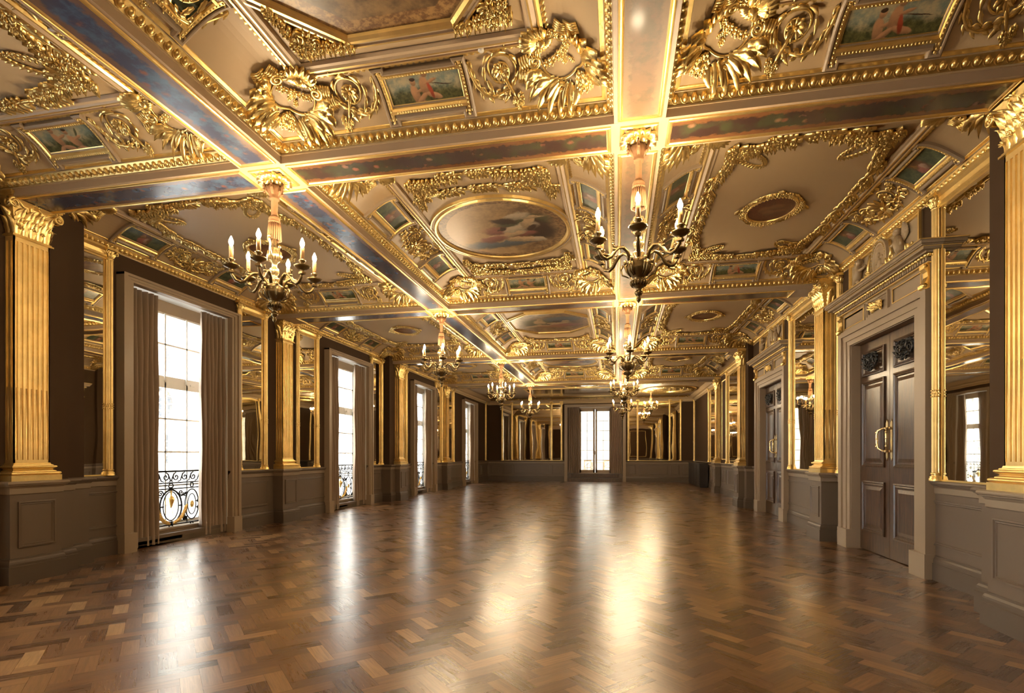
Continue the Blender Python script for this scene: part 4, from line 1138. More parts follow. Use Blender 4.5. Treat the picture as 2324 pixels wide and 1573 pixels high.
MIR = [('L', 6.10, 6.56, [6.61], 'narrow mirror between the first pilaster and the first window', XL, 6.08, 6.66),
       ('L', 9.45, 10.13, [9.40, 10.20], 'tall mirror right after the first window', XL, 9.35, 10.26),
       ('L', 11.45, 12.16, [11.38, 12.23], 'tall mirror just before the second window', XL, 11.30, 12.30),
       ('L', 15.30, 15.88, [15.24, 15.97], 'dark narrow mirror right after the second window', XL, 15.2, 16.04),
       ('L', 17.30, 17.92, [18.0], 'narrow mirror just before the third window', XL, 17.2, 18.08),
       ('L', 21.25, 21.85, [21.18, 21.95], 'narrow mirror right after the third window', XL, 21.1, 22.0),
       ('L', 22.80, 23.55, [23.62], 'narrow mirror beyond the fourth gilded pilaster', XL, 22.6, 23.7),
       ('R', 5.86, 7.10, [7.18], 'large mirror nearest the camera on the door wall', XR, 5.84, 7.22),
       ('R', 11.10, 12.48, [11.02, 12.60], 'tall mirror between the pilaster and the second door', XR, 10.7, 12.68),
       ('R', 18.60, 20.62, [20.75], 'tall mirror on the door wall beyond the second door', XR2, 18.2, 20.85)]
CW = {0: 'near', 1: 'far'}
for w, t0, t1, cols, lab, xr, l0, l1 in MIR:
    x = xr if w == 'R' else XR
    mirror(w, t0, t1, lab, x, True, l0, l1)
    for c in cols:
        colonnette(w, c, 'gilded colonnette, %s edge of the %s' % ('near' if c < t0 else 'far', lab), x)
colonnette('R', 9.98, 'slender gilded colonnette between the first door and the pilaster beside it')
colonnette('L', 29.75, 'slender gilded colonnette on the window wall next to the far corner')
for t0, t1, cols, lab in ((-6.70, -3.12, [-6.66, -6.07, -3.73, -3.16], 'wide mirror left of the far french window'), (.56, 3.45, [.60, 1.11, 2.84, 3.42], 'wide mirror right of the far french window')):
    mirror('B', t0, t1, lab, XR, True, t0 - .05, t1 + .05)
    for c, q in zip(cols, ('first', 'second', 'third', 'fourth')): colonnette('B', c, '%s gilded colonnette from the left, on the %s' % (q, lab))
colonnette('R', 30.35, 'slender gilded colonnette in the far corner of the door-side alcove', XA)
colonnette('R', 25.6, 'gilded colonnette before the mirror half-way along the alcove wall', XA)
mirror('R', 22.95, 25.4, 'alcove mirror behind the last pilaster of the door wall', XA, True, 22.9, 25.7)
# gilt-edged brown panels
def gilt_panel(w, t0, t1, z0, z1, label, xr=XR, front=False):
    r = thing('wall_panel', label, 'wall panel', 'gilt-edged brown wall panels'); hw = (t1 - t0) / 2
    p = MB(); p.box(-hw, hw, -.01, .006, z0, z1); obj('cloth_panel', p, WALLB, r)
    g = MB(); q = MB(); q.rect_sweep([(-.03, 0), (-.03, .02), (-.01, .028), (.01, .02), (.015, .004)], -hw, hw, z0, z1)
    g.add([(a, c, b) for a, b, c in q.v], q.f); obj('gilt_edge', g, GOLD, r)
    if front: put(r, ((t0 + t1) / 2, YF, 0), (0, 0, 0))
    else: wallput(r, w, (t0 + t1) / 2, 0, 0, xr)
gilt_panel('R', 21.02, 21.80, 1.35, 4.35, 'tall narrow gilt-edged brown panel on the door wall beside the last mirror', XR2)
for i, (a, b) in enumerate(((-6.6, -4.6), (-3.9, -1.9), (-1.2, .8), (1.4, 3.2))):
    gilt_panel('F', a, b, 1.35, 4.3, 'gilt-edged brown panel on the wall behind the camera, %s from the window wall' % ORD[i], XR, True)

# ------------------------------------------------------------------ windows
def fly(fn, mb):    # map (x, y, z) wall-plane shape to x, z, depth
    pass
def surround(hw, ho, ztop, zo, d=.15, zb=0.0):
    """moulded window or door surround, local x along wall, y out of it"""
    s = MB()
    w = ho - hw
    for x0, x1 in ((-ho, -hw), (hw, ho)):
        sg = -1 if x0 < 0 else 1
        for f0, f1, dd in ((0, .36, d - .045), (.30, .70, d - .028), (.66, 1.0, d)):
            a, b = sg * (hw + w * f0), sg * (hw + w * f1); s.box(min(a, b), max(a, b), -.02, dd, zb, ztop)
        s.box(min(sg * (hw - .012), sg * (ho + .008)), max(sg * (hw - .012), sg * (ho + .008)), -.02, d + .012, zb, zb + .30)
    hgt = zo - ztop
    for f0, f1, dd in ((0, .36, d - .045), (.30, .70, d - .028), (.66, 1.0, d)):
        x = hw + w * f1; s.box(-x, x, -.02, dd, ztop + hgt * f0, ztop + hgt * f1)
    for sg in (-1, 1):      # mitre corners
        for f0, f1, dd in ((0, .36, d - .045), (.30, .70, d - .028), (.66, 1.0, d)):
            a, b = sg * (hw + w * f0), sg * (hw + w * f1); s.box(min(a, b), max(a, b), -.02, dd - .001, ztop, ztop + hgt * f1)
    return s
def side_window(i, t):
    r = thing('window_%d' % i, 'tall sash window', 'window'); del r['label']; del r['category']; r['kind'] = 'structure'
    struct('window_surround', surround(WH_, WO_, 4.19, 4.30), FRAME, r)
    g = MB()    # reveal lining
    g.box(-WH_ - .02, -WH_ + .015, -.42, .0, .15, 4.25); g.box(WH_ - .015, WH_ + .02, -.42, .0, .15, 4.25); g.box(-WH_, WH_, -.42, 0, 4.225, 4.27)
    struct('window_reveal', g, WHITE, r)
    b = MB(); b.box(-WH_, WH_, -.40, -.36, 4.02, 4.24); struct('blind_box', b, FRAME, r)
    sl = MB(); sl.box(-WH_, WH_, -.45, -.17, .10, .20); sl.box(-WH_, WH_, -.45, -.15, .20, .24); sl.box(-WH_, WH_, -.24, -.03, 0, .105); struct('window_sill', sl, DADOL, r)
    s = MB(); hw = .96; yb, yf = -.42, -.375
    for x0, x1 in ((-WH_, -hw + .01), (hw - .01, WH_)): s.box(x0, x1, -.44, -.35, .2, 4.05)
    for za, zb in ((.22, .32), (2.70, 2.80), (2.80, 2.91), (4.0, 4.08)): s.box(-hw, hw, yb - (.03 if za > 2.75 else 0), yf - (.02 if za > 2.75 else 0), za, zb)
    for x in (-hw + .025, -.48, 0, .48, hw - .025): s.box(x - (.014 if abs(x) < .9 else .03), x + (.014 if abs(x) < .9 else .03), yb, yf, .25, 4.05)
    for z in (.96, 1.56, 2.15, 3.47): s.box(-hw, hw, yb, yf, z - .014, z + .014)
    for x in (-.6, .6): s.box(x - .05, x + .05, yf, yf + .025, 2.79, 2.82)
    struct('sash', s, WHITE, r)
    p = MB(); p.box(-hw, hw, -.405, -.400, .25, 4.05); struct('pane', p, GLASS, r)
    return wallput(r, 'L', t)
def curtain_mesh(w, h, n, seed, d=.055):
    rnd = random.Random(seed); m = 8 * n; mb = MB(); rows = 9; ph = [rnd.uniform(.75, 1.2) for _ in range(n + 1)]
    vs = []
    for side in (0, 1):
        for j in range(rows):
            z = h * j / (rows - 1); f = 1 - .10 * sin(pi * min(1, z / h * 1.1)) if j else 1.0
            for i in range(m + 1):
                u = i / m; k = int(u * n * .999); a = 2 * pi * u * n
                x = -w / 2 + w * u + .018 * sin(a * 2 + seed) * (z / h - .5) * .3
                amp = d * ph[k] * (.72 + .28 * (1 - z / h))
                y = amp * (sin(a) + .22 * sin(2 * a + ph[k])) * (.85 if j == rows - 1 else 1) + .012 * sin(3 * z + u * 9)
                vs.append((x, y - .006 * side, z))
    W = m + 1; fs = []
    for side in (0, 1):
        o = side * rows * W
        for j in range(rows - 1):
            for i in range(m): fs.append((o + j * W + i, o + j * W + i + 1, o + (j + 1) * W + i + 1, o + (j + 1) * W + i))
    q = rows * W
    for i in range(m): fs.append((i, i + 1, q + i + 1, q + i)); t = (rows - 1) * W; fs.append((t + i, t + i + 1, q + t + i + 1, q + t + i))
    for j in range(rows - 1):
        for e in (0, m): fs.append((j * W + e, (j + 1) * W + e, q + (j + 1) * W + e, q + j * W + e))
    mb.add(vs, fs, 0, True); return mb.mesh('curtain', CURT)
CURTM = [curtain_mesh(.60, 4.15, 6, 1), curtain_mesh(.58, 4.15, 6, 2)]
WN = ['first', 'second', 'third', 'fourth']
def urn(mb):
    mb.lathe([(.0, -.16), (.012, -.15), (.03, -.10), (.052, -.03), (.058, .0), (.05, .02), (.03, .05), (.012, .075), (.022, .10), (.014, .125), (.0, .14)], 12, (0, 0, .72))
    mb.ball((0, 0, .86), .02, 6, 4)
    for s in (-1, 1):
        mb.tube([(s * .05, 0, .73), (s * .06, 0, .77), (s * .115, 0, .78), (s * .115, 0, .64), (s * .075, 0, .62)], .006, 4)
        for q in range(4): mb.ball((s * .075, 0, .61 - .025 * q), .008, 4, 2)
    mb.tube([(-.03, 0, .55), (-.035, 0, .47), (-.065, 0, .37), (.065, 0, .37), (.035, 0, .47), (.03, 0, .55)], .006, 4)
def make_railing():
    r = thing('balcony_railing', 'x', 'railing', 'scrolled iron railings inside the windows')
    m = MB(); hw = .97
    for z, th in ((1.215, .020), (1.01, .013), (.905, .013), (.27, .014)): m.box(-hw, hw, -th, th, z - th * .8, z + th * .8)
    for s in (-1, 1): m.box(s * hw - .012, s * hw + .012, -.012, .012, .22, 1.22)
    def ell(x, z, rx, rz, t=.012): m.tube([(x + rx * cos(2 * pi * k / 28), 0, z + rz * sin(2 * pi * k / 28)) for k in range(28)], t, 5, 0, True)
    def vol(x, z, R, a0, d, turns=1.4, t=.012):
        n = int(14 * turns); m.tube([(x + R * (1 - .86 * k / n) * cos(a0 + d * 2 * pi * turns * k / n), 0, z + R * (1 - .86 * k / n) * sin(a0 + d * 2 * pi * turns * k / n)) for k in range(n + 1)], [t] * n + [t * 1.8], 5)
    for s in (-1, 1):       # running scroll frieze
        for q in range(5):
            x = s * (.06 + q * .195)
            vol(x + s * .05, 1.115, .075, pi / 2 if s > 0 else pi / 2, s, 1.3)
            m.tube([(x + s * .05, 0, 1.19), (x + s * .0, 0, 1.17), (x - s * .05, 0, 1.05), (x - s * .10, 0, 1.03)], .011, 5)
    for x in (0, -.47, .47, -.85, .85): ell(x, .957, .035 if x else .048, .042)
    ell(0, .59, .235, .295, .017); ell(0, .60, .165, .255, .011)
    for s in (-1, 1):
        ell(s * .47, .60, .16, .275, .013); ell(s * .47, .60, .095, .19, .010); ell(s * .86, .60, .13, .26, .011)
        vol(s * .22, .83, .055, pi, -s); vol(s * .32, .80, .045, 0, s); m.tube([(s * .13, 0, .82), (s * .20, 0, .76), (s * .29, 0, .78), (s * .36, 0, .84)], .011, 5)
        m.box(s * .20 - .045, s * .20 + .045, -.01, .01, .585, .610)
        vol(s * .315, .36, .055, pi / 2, s, 1.5, .016); m.tube([(s * .08, 0, .30), (s * .20, 0, .36), (s * .30, 0, .42)], .011, 5)
        vol(s * .62, .66, .035, 0, s); vol(s * .62, .52, .035, 0, -s); vol(s * .66, .35, .05, pi / 2, -s); vol(s * .68, .82, .045, pi, s)
    for x in (0, .47, -.47): ell(x, .225, .042 if x == 0 else .034, .042, .012)
    m.box(-.016, .016, -.014, .014, .25, .33); m.box(-.012, .012, -.012, .012, .85, .94)
    obj('iron_bars', m, IRON, r)
    u = MB(); urn(u); obj('urn_ornament', u, GOLD, r)
    for s in (-1, 1):
        l = MB()
        for q in range(6):
            b = MB(); t = q / 5; b.leaf((s * (.03 + .22 * t), .285 + .13 * t * t), (pi / 2 - s * (1.25 - .75 * t)), .17 + .04 * t, .065, s * .35, .03, 0, 3, .02)
            l.join(b, Matrix(((1, 0, 0, 0), (0, 0, 1, .012), (0, 1, 0, 0), (0, 0, 0, 1))))
        obj('acanthus_leaf', l, GOLD, r)
        k = MB()
        for q in range(9):
            a = 2 * pi * q / 9; k.ball((s * .47 + .026 * cos(a), .0, .60 + .042 * sin(a)), (.022, .02, .026), 5, 4)
        k.ball((s * .47, .012, .60), (.03, .02, .045), 6, 4); obj('rosette', k, GOLD, r)
    return r
RAIL0 = make_railing()
n = 0
for t, w in WINS:
    side_window(n + 1, t)
    if n == 0: n += 1; continue          # the window beside the camera is outside the picture
    rl = RAIL0 if n == 1 else dup(RAIL0)
    lab = 'scrolled black iron railing with gilt urn in the %s window' % WN[n - 1]
    rl['label'] = lab; wallput(rl, 'L', t, -.26)
    for k, s in ((0, -1), (1, 1)):
        c = link('curtain', CURTM[k]); wn = 'the %s window' % WN[n - 1] if n else 'the window beside the camera'
        tag(c, 'long taupe pleated curtain on the %s side of %s' % ('near' if s < 0 else 'far', wn), 'curtain', 'taupe window curtains')
        wallput(c, 'L', t + s * (WH_ - .31), -.065, .02)
    n += 1
def far_window():
    r = thing('window_6', 'x', 'x'); del r['label']; del r['category']; r['kind'] = 'structure'
    struct('window_surround', surround(BWH, BWO, 4.27, 4.40, .14), FRAME, r)
    g = MB(); g.box(-BWH - .02, -BWH + .01, -.42, 0, .4, 4.27); g.box(BWH - .01, BWH + .02, -.42, 0, .4, 4.27); g.box(-BWH, BWH, -.42, 0, 4.25, 4.29); struct('window_reveal', g, FRAME, r)
    s = MB()
    for x0, x1 in ((-.99, -.90), (.90, .99)): s.box(x0, x1, -.40, -.30, .46, 4.24)
    s.box(-.99, .99, -.40, -.30, 4.15, 4.24); s.box(-.99, .99, -.42, -.22, .44, .50)
    s.box(-BWH, -.97, -.42, -.32, .46, 4.25); s.box(.97, BWH, -.42, -.32, .46, 4.25)
    struct('window_frame', s, FRAME, r)
    for sg in (-1, 1):
        l = MB(); a, b = sorted((sg * .015, sg * .90))
        l.box(a, a + .10, -.38, -.33, .50, 4.15); l.box(b - .10, b, -.38, -.33, .50, 4.15); l.box(a, b, -.38, -.33, .50, .66); l.box(a, b, -.38, -.33, 4.03, 4.15)
        l.box((a + b) / 2 - .012, (a + b) / 2 + .012, -.37, -.34, .6, 4.1)
        for k in range(1, 6): l.box(a, b, -.37, -.34, .66 + .562 * k - .012, .66 + .562 * k + .012)
        lf = struct('french_leaf', l, FRAME, r)
        p = MB(); p.box(a + .05, b - .05, -.357, -.353, .6, 4.1); struct('pane', p, GLASS, lf)
    h = MB(); h.tube([(0, -.32, 1.55), (0, -.29, 1.55), (.0, -.285, 1.75)], .012, 6); struct('handle', h, HANDLE, r)
    put(r, (BWC, YB, 0), (0, 0, pi))
    st = MB(); st.box(-1.36, 1.36, -.28, .10, .24, .44); st.box(-1.36, 1.36, -.28, .14, .40, .455); st.box(-1.50, 1.50, -.10, .42, .0, .20); st.box(-1.50, 1.50, -.10, .45, .17, .225)
    o = obj('step_block', st, DOORW); tag(o, 'two dark wooden steps up to the far french window', 'steps'); put(o, (BWC, YB, 0), (0, 0, pi))
    for k, s in ((0, -1), (1, 1)):
        c = link('curtain', curtain_mesh(.62, 3.78, 6, 5 + k, .06)); tag(c, 'long taupe curtain %s of the far french window' % ('left' if s < 0 else 'right'), 'curtain', 'taupe window curtains')
        put(c, (BWC + s * (1.55 - .36), YB - .03, .47), (0, 0, pi))
far_window()

# ------------------------------------------------------------------ doors with their overdoors
def grille(mb, cx, cz, w, h):
    g = MB(); s_ = w / .62
    for s in (-1, 1):
        g.spiral((s * .17 * s_, .02), .10 * s_, -pi / 2, 1.6, .018, .010, s, 22); g.spiral((s * .08 * s_, .10), .055 * s_, pi, 1.2, .014, .008, -s, 14)
        g.tube([(0, -.14 * s_, .014), (s * .08 * s_, -.11 * s_, .016), (s * .17 * s_, -.08 * s_, .016)], .015, 6)
        for k in range(7):
            a = radians(200 + 40 * k) if s > 0 else radians(-20 - 40 * k)
            g.leaf((s * .17 * s_ + .075 * cos(a), .02 + .075 * sin(a)), a + s * .9, .075, .045, s * .6, .02, .01, 2, .015, 5)
        g.leaf((s * .02, .0), pi / 2 - s * .5, .13, .05, -s * .7, .02, .01, 2, .015, 6); g.leaf((0, -.1), -pi / 2 + s * 1.0, .10, .05, s * .6, .02, .01, 2, .015, 6)
    for k in range(6): g.flower((random.uniform(-.03, .03), -.12 + .045 * k), .032, 5, .02, .012)
    mb.join(g, Matrix(((1, 0, 0, cx), (0, 0, 1, -.055), (0, 1, 0, cz), (0, 0, 0, 1))))
def door_panel(mb, x0, x1, z0, z1, y, raised=True):
    q = MB(); q.rect_sweep([(0, .0), (0, .022), (.02, .026), (.035, .012), (.05, .016), (.062, -.004)] + ([(.066, -.004), (.13, .014), (.135, .014)] if raised else [(.07, -.006)]), x0, x1, z0, z1)
    mb.add([(a, y + c, b) for a, b, c in q.v], q.f)
    i = .135 if raised else .07; d = .014 if raised else -.006
    mb.add([(x0 + i, y + d, z0 + i), (x1 - i, y + d, z0 + i), (x1 - i, y + d, z1 - i), (x0 + i, y + d, z1 - i)], [(0, 1, 2, 3)])
def entablature():
    e, g, rl = MB(), MB(), MB()
    ho = 1.30; idf = None
    e.box(-ho, ho, -.02, .06, 3.50, 3.84)
    for a, b, dd in ((-1.17, -.40, .075), (.40, 1.17, .075), (-.33, .33, .09)):
        q = MB(); q.rect_sweep([(0, 0), (0, dd - .06), (.03, dd - .06), (.035, dd - .075), (.06, dd - .075)], a, b, 3.535, 3.80); e.add([(x, .06 + c, z) for x, z, c in q.v], q.f)
        if abs(a + b) > .01:
            q = MB(); q.rect_sweep([(.030, .014), (.032, .022), (.042, .022), (.044, .012)], a, b, 3.535, 3.80); g.add([(x, .06 + c, z) for x, z, c in q.v], q.f)
    e.box(-ho - .02, ho + .02, -.02, .09, 3.82, 3.845)
    n = 46                                    # dentils
    for i in range(n):
        x = -ho - .04 + (2 * ho + .08) * (i + .5) / n; e.box(x - .018, x + .018, 0, .115, 3.845, 3.885)
    g.box(-ho - .03, ho + .03, .0, .105, 3.818, 3.83)
    n = 40
    for i in range(n):
        x = -ho - .06 + (2 * ho + .12) * (i + .5) / n; g.ball((x, .12, 3.905), (.026, .028, .026), 7, 4)
    for s in (-1, 1):
        for k in range(3): g.ball((s * (ho + .07), .03 + .04 * k, 3.905), (.028, .024, .026), 7, 4)
    for dd, xe, za, zb in ((.15, .09, 3.925, 3.945), (.21, .15, 3.945, 3.985), (.235, .17, 3.985, 4.0), (.25, .19, 4.0, 4.035), (.265, .20, 4.035, 4.05)): e.box(-ho - xe, ho + xe, -.02, dd, za, zb)
    g.box(-ho - .205, ho + .205, -.01, .269, 4.043, 4.053); g.box(-ho - .155, ho + .155, -.01, .214, 3.975, 3.982)
    f = MB()                                  # carved flower cluster
    for k in range(12): f.flower((random.uniform(-.14, .14), random.uniform(-.045, .045)), .042, 5, .03)
    for k in range(10): f.leaf((random.uniform(-.08, .08), 0), random.choice((0, pi)) + random.uniform(-.7, .7), .15, .05, .2, .025, .01, 2, .02, 6)
    g.join(f, Matrix(((1, 0, 0, 0), (0, 0, 1, .075), (0, 1, 0, 3.665), (0, 0, 0, 1))))
    for s in (-1, 1):                         # scroll consoles
        c = MB(); x = s * (ho - .055)
        c.prism([(.06, 3.82), (.13, 3.82), (.125, 3.76), (.09, 3.72), (.085, 3.66), (.11, 3.60), (.145, 3.565), (.14, 3.525), (.10, 3.51), (.06, 3.53)], x - .05, x + .05, 'x', 0)
        c.tube([(x - .052, .115, 3.555), (x + .052, .115, 3.555)], .030, 8); c.tube([(x - .052, .108, 3.79), (x + .052, .108, 3.79)], .022, 8); g.join(c)
    return e, g
def relief():
    p, f, m, ch = MB(), MB(), MB(), [MB(), MB()]
    p.box(-1.02, 1.02, -.02, .02, 4.04, 4.58)
    q = MB(); q.rect_sweep([(-.01, 0), (-.01, .03), (.012, .034), (.016, .02), (.04, .02), (.045, .0)], -1.02, 1.02, 4.04, 4.585); f.add([(x, .02 + c, z) for x, z, c in q.v], q.f)
    W = lambda M: Matrix(((1, 0, 0, M[0]), (0, 0, 1, .02), (0, 1, 0, M[1]), (0, 0, 0, 1)))
    md = MB(); n = 36
    out = [(.17 * cos(2 * pi * k / n), .225 * sin(2 * pi * k / n)) for k in range(n)]
    md.poly_sweep([(-.02, .02), (.0, .04), (.02, .045), (.03, .03), (.045, .05), (.07, .045), (.08, .0)], out); md.add([(a, b, .022) for a, b in out], [tuple(range(n))])
    md.ball((.0, -.04, .02), (.055, .08, .03), 8, 5); md.ball((.02, .08, .02), (.035, .04, .03), 8, 5); md.ball((-.06, -.10, .02), (.07, .03, .022), 8, 4); md.ball((.07, -.02, .02), (.07, .022, .02), 8, 4); md.ball((-.05, .04, .02), (.05, .03, .015), 6, 4)
    m.join(md, W((0, 4.32)))
    bd = MB()
    for k in range(40): a = 2 * pi * k / 40; bd.ball((.205 * cos(a), .26 * sin(a), .045), .012, 5, 2)
    for s in (-1, 1): bd.spiral((s * .10, .27), .05, -pi / 2, 1.3, .016, .008, s, 16); bd.spiral((s * .19, -.20), .05, pi / 2, 1.3, .014, .008, s, 16); bd.tube([(s * .02, .30, .03), (s * .10, .31, .03), (s * .20, .24, .03)], .016, 6)
    f.join(bd, W((0, 4.32)))
    for i, s in enumerate((-1, 1)):           # winged children leaning to the medallion
        c = MB(); x = s * .62
        c.tube([(x + s * .02, -.10, .05), (x, .0, .065), (x - s * .03, .09, .06), (x - s * .04, .14, .05)], [.055, .068, .058, .03], 8)
        c.ball((x - s * .06, .185, .06), (.050, .055, .05), 9, 6); c.ball((x - s * .05, .205, .055), (.052, .045, .048), 8, 5); c.ball((x - s * .11, .178, .065), (.012, .012, .012), 5, 3)
        c.tube([(x - s * .04, .09, .07), (x - s * .12, .05, .075), (x - s * .20, .06, .06), (x - s * .25, .08, .05)], [.028, .024, .019, .016], 7)
        c.tube([(x + s * .02, .08, .06), (x + s * .07, .0, .07), (x - s * .02, -.05, .08)], [.027, .023, .018], 7)
        c.tube([(x - s * .02, -.10, .06), (x - s * .10, -.13, .07), (x - s * .14, -.20, .05)], [.042, .034, .022], 7); c.tube([(x + s * .04, -.11, .06), (x + s * .10, -.18, .06), (x + s * .07, -.25, .05)], [.042, .032, .022], 7)
        for k in range(5): c.leaf((x + s * .03, .06), pi / 2 - s * (.15 + .22 * k), .22 - .015 * k, .07, -s * .3, .03, .02, 1, .02, 6)
        ch[i].join(c, W((0, 4.30)))
        g = MB()
        for k in range(16): g.flower((s * (.30 + .028 * k) + random.uniform(-.03, .03), -.17 + .0 * k + random.uniform(-.06, .14) * (1 - k / 20)), .042, 5, .035, .02)
        for k in range(7): g.leaf((s * (.28 + .08 * k), -.20), pi / 2 - s * random.uniform(-.9, .9), .16, .06, random.uniform(-.8, .8), .035, .015, 2, .03, 6)
        g.spiral((s * .84, -.12), .07, pi / 2, 1.4, .016, .008, s, 18); g.tube([(s * .28, .20, .02), (s * .34, .05, .03), (s * .32, -.10, .03)], .022, 6)
        f.join(g, W((0, 4.30)))
    return p, f, m, ch
ENT = [m.mesh(n, mt) for m, n, mt in zip(entablature(), ('entablature', 'gilt_mouldings'), (FRAME, GOLD))]
REL = relief()
RELM = [REL[0].mesh('panel', RELIEF), REL[1].mesh('gilded_foliage', GOLD), REL[2].mesh('medallion', RELIEF), REL[3][0].mesh('winged_child', RELIEF), REL[3][1].mesh('winged_child', RELIEF)]
def door_meshes():
    out = []
    for s in (-1, 1):
        l = MB(); a, b = sorted((s * .004, s * .95)); y = -.09
        l.box(a, b, -.14, y, .012, 3.27)
        x0, x1 = a + (.13 if s > 0 else .10), b - (.10 if s > 0 else .13)
        door_panel(l, x0, x1, 2.74, 3.13, y, False); door_panel(l, x0, x1, 1.32, 2.66, y); door_panel(l, x0, x1, .30, 1.10, y)
        g = MB(); grille(g, (x0 + x1) / 2, 2.935, .50, .3)
        h = MB(); hx = s * .065
        h.prism([(hx - .028, 1.47), (hx + .028, 1.47), (hx + .028, 1.97), (hx + .012, 1.99), (hx, 2.02), (hx - .012, 1.99), (hx - .028, 1.97)], y, y + .012, 'y', 0)
        h.prism([(hx - .028, 1.47), (hx - .012, 1.45), (hx, 1.42), (hx + .012, 1.45), (hx + .028, 1.47)], y, y + .012, 'y', 0)
        h.tube([(hx, y, 1.56), (hx, y + .06, 1.56), (hx + s * .06, y + .10, 1.60), (hx + s * .075, y + .11, 1.68), (hx + s * .075, y + .11, 1.80), (hx + s * .06, y + .10, 1.86), (hx, y + .06, 1.89), (hx, y, 1.89)], [.014, .014, .015, .017, .017, .015, .014, .014], 8)
        for z in (1.56, 1.89): h.ball((hx, y + .03, z), .024, 8, 5)
        for z in (1.63, 1.74, 1.83): h.ball((hx + s * .075, y + .11, z), .021, 8, 5)
        out.append((l.mesh('door_leaf', DOORW), g.mesh('carved_grille', IRON), h.mesh('pull_handle', HANDLE)))
    return out
DM = door_meshes()
SUR = surround(.955, 1.29, 3.28, 3.53, .11).mesh('door_surround', FRAME)
JB = MB(); JB.box(-.97, -.945, -.16, .04, 0, 3.29); JB.box(.945, .97, -.16, .04, 0, 3.29); JB.box(-.97, .97, -.16, .04, 3.272, 3.30); JB.box(-1.0, 1.0, -.32, -.16, 0, 3.3); JBM = JB.mesh('door_jamb', FRAME)
for i, (t, w) in enumerate(DOORS):
    r = thing('door_%d' % (i + 1), 'x', 'x'); del r['label']; del r['category']; r['kind'] = 'structure'
    for nm, me in (('door_surround', SUR), ('door_jamb', JBM)): link(nm, me, r)
    for lm, gm, hm in DM:
        l = link('door_leaf', lm, r); link('carved_grille', gm, l); link('pull_handle', hm, l)
    wallput(r, 'R', t)
    e = thing('overdoor_cornice', 'taupe and gilt cornice with dentils over the %s door' % ['first', 'second'][i], 'cornice', 'overdoor cornices'); link('entablature', ENT[0], e); link('gilt_mouldings', ENT[1], e); wallput(e, 'R', t)
    e = thing('overdoor_relief', 'plaster relief of winged children round a medallion, above the %s door' % ['first', 'second'][i], 'relief', 'overdoor reliefs')
    for nm, me in zip(('panel', 'gilded_foliage', 'medallion', 'winged_child', 'winged_child'), RELM): link(nm, me, e)
    wallput(e, 'R', t)

# ------------------------------------------------------------------ low cabinet, small things
cb = MB(); cb.box(-1.9, 1.9, 0, .36, .04, 1.08); cb.box(-1.92, 1.92, 0, .39, 1.08, 1.12); cb.box(-1.86, 1.86, .02, .33, 0, .05)
cab = thing('low_cabinet', 'long low dark brown cabinet against the alcove wall in the far corner', 'cabinet'); obj('body', cb, BLACKCAB, cab)
for k in range(4):
    d = MB(); x = -1.41 + .94 * k; d.box(x - .45, x + .45, .355, .375, .10, 1.04); obj('door', d, BLACKCAB, cab)
put(cab, (XA - .062, 27.6, 0), (0, 0, pi / 2))
dt = MB(); dt.lathe([(.05, 0), (.05, .012), (.04, .02), (.028, .028), (.026, .045), (.0, .05)], 14)
d_ = obj('smoke_detector', dt, WHITE); tag(d_, 'tiny white ceiling detector beside the boys painting in the middle coffer', 'smoke detector'); ceilput(d_, -1.12, 4.30, ZC)

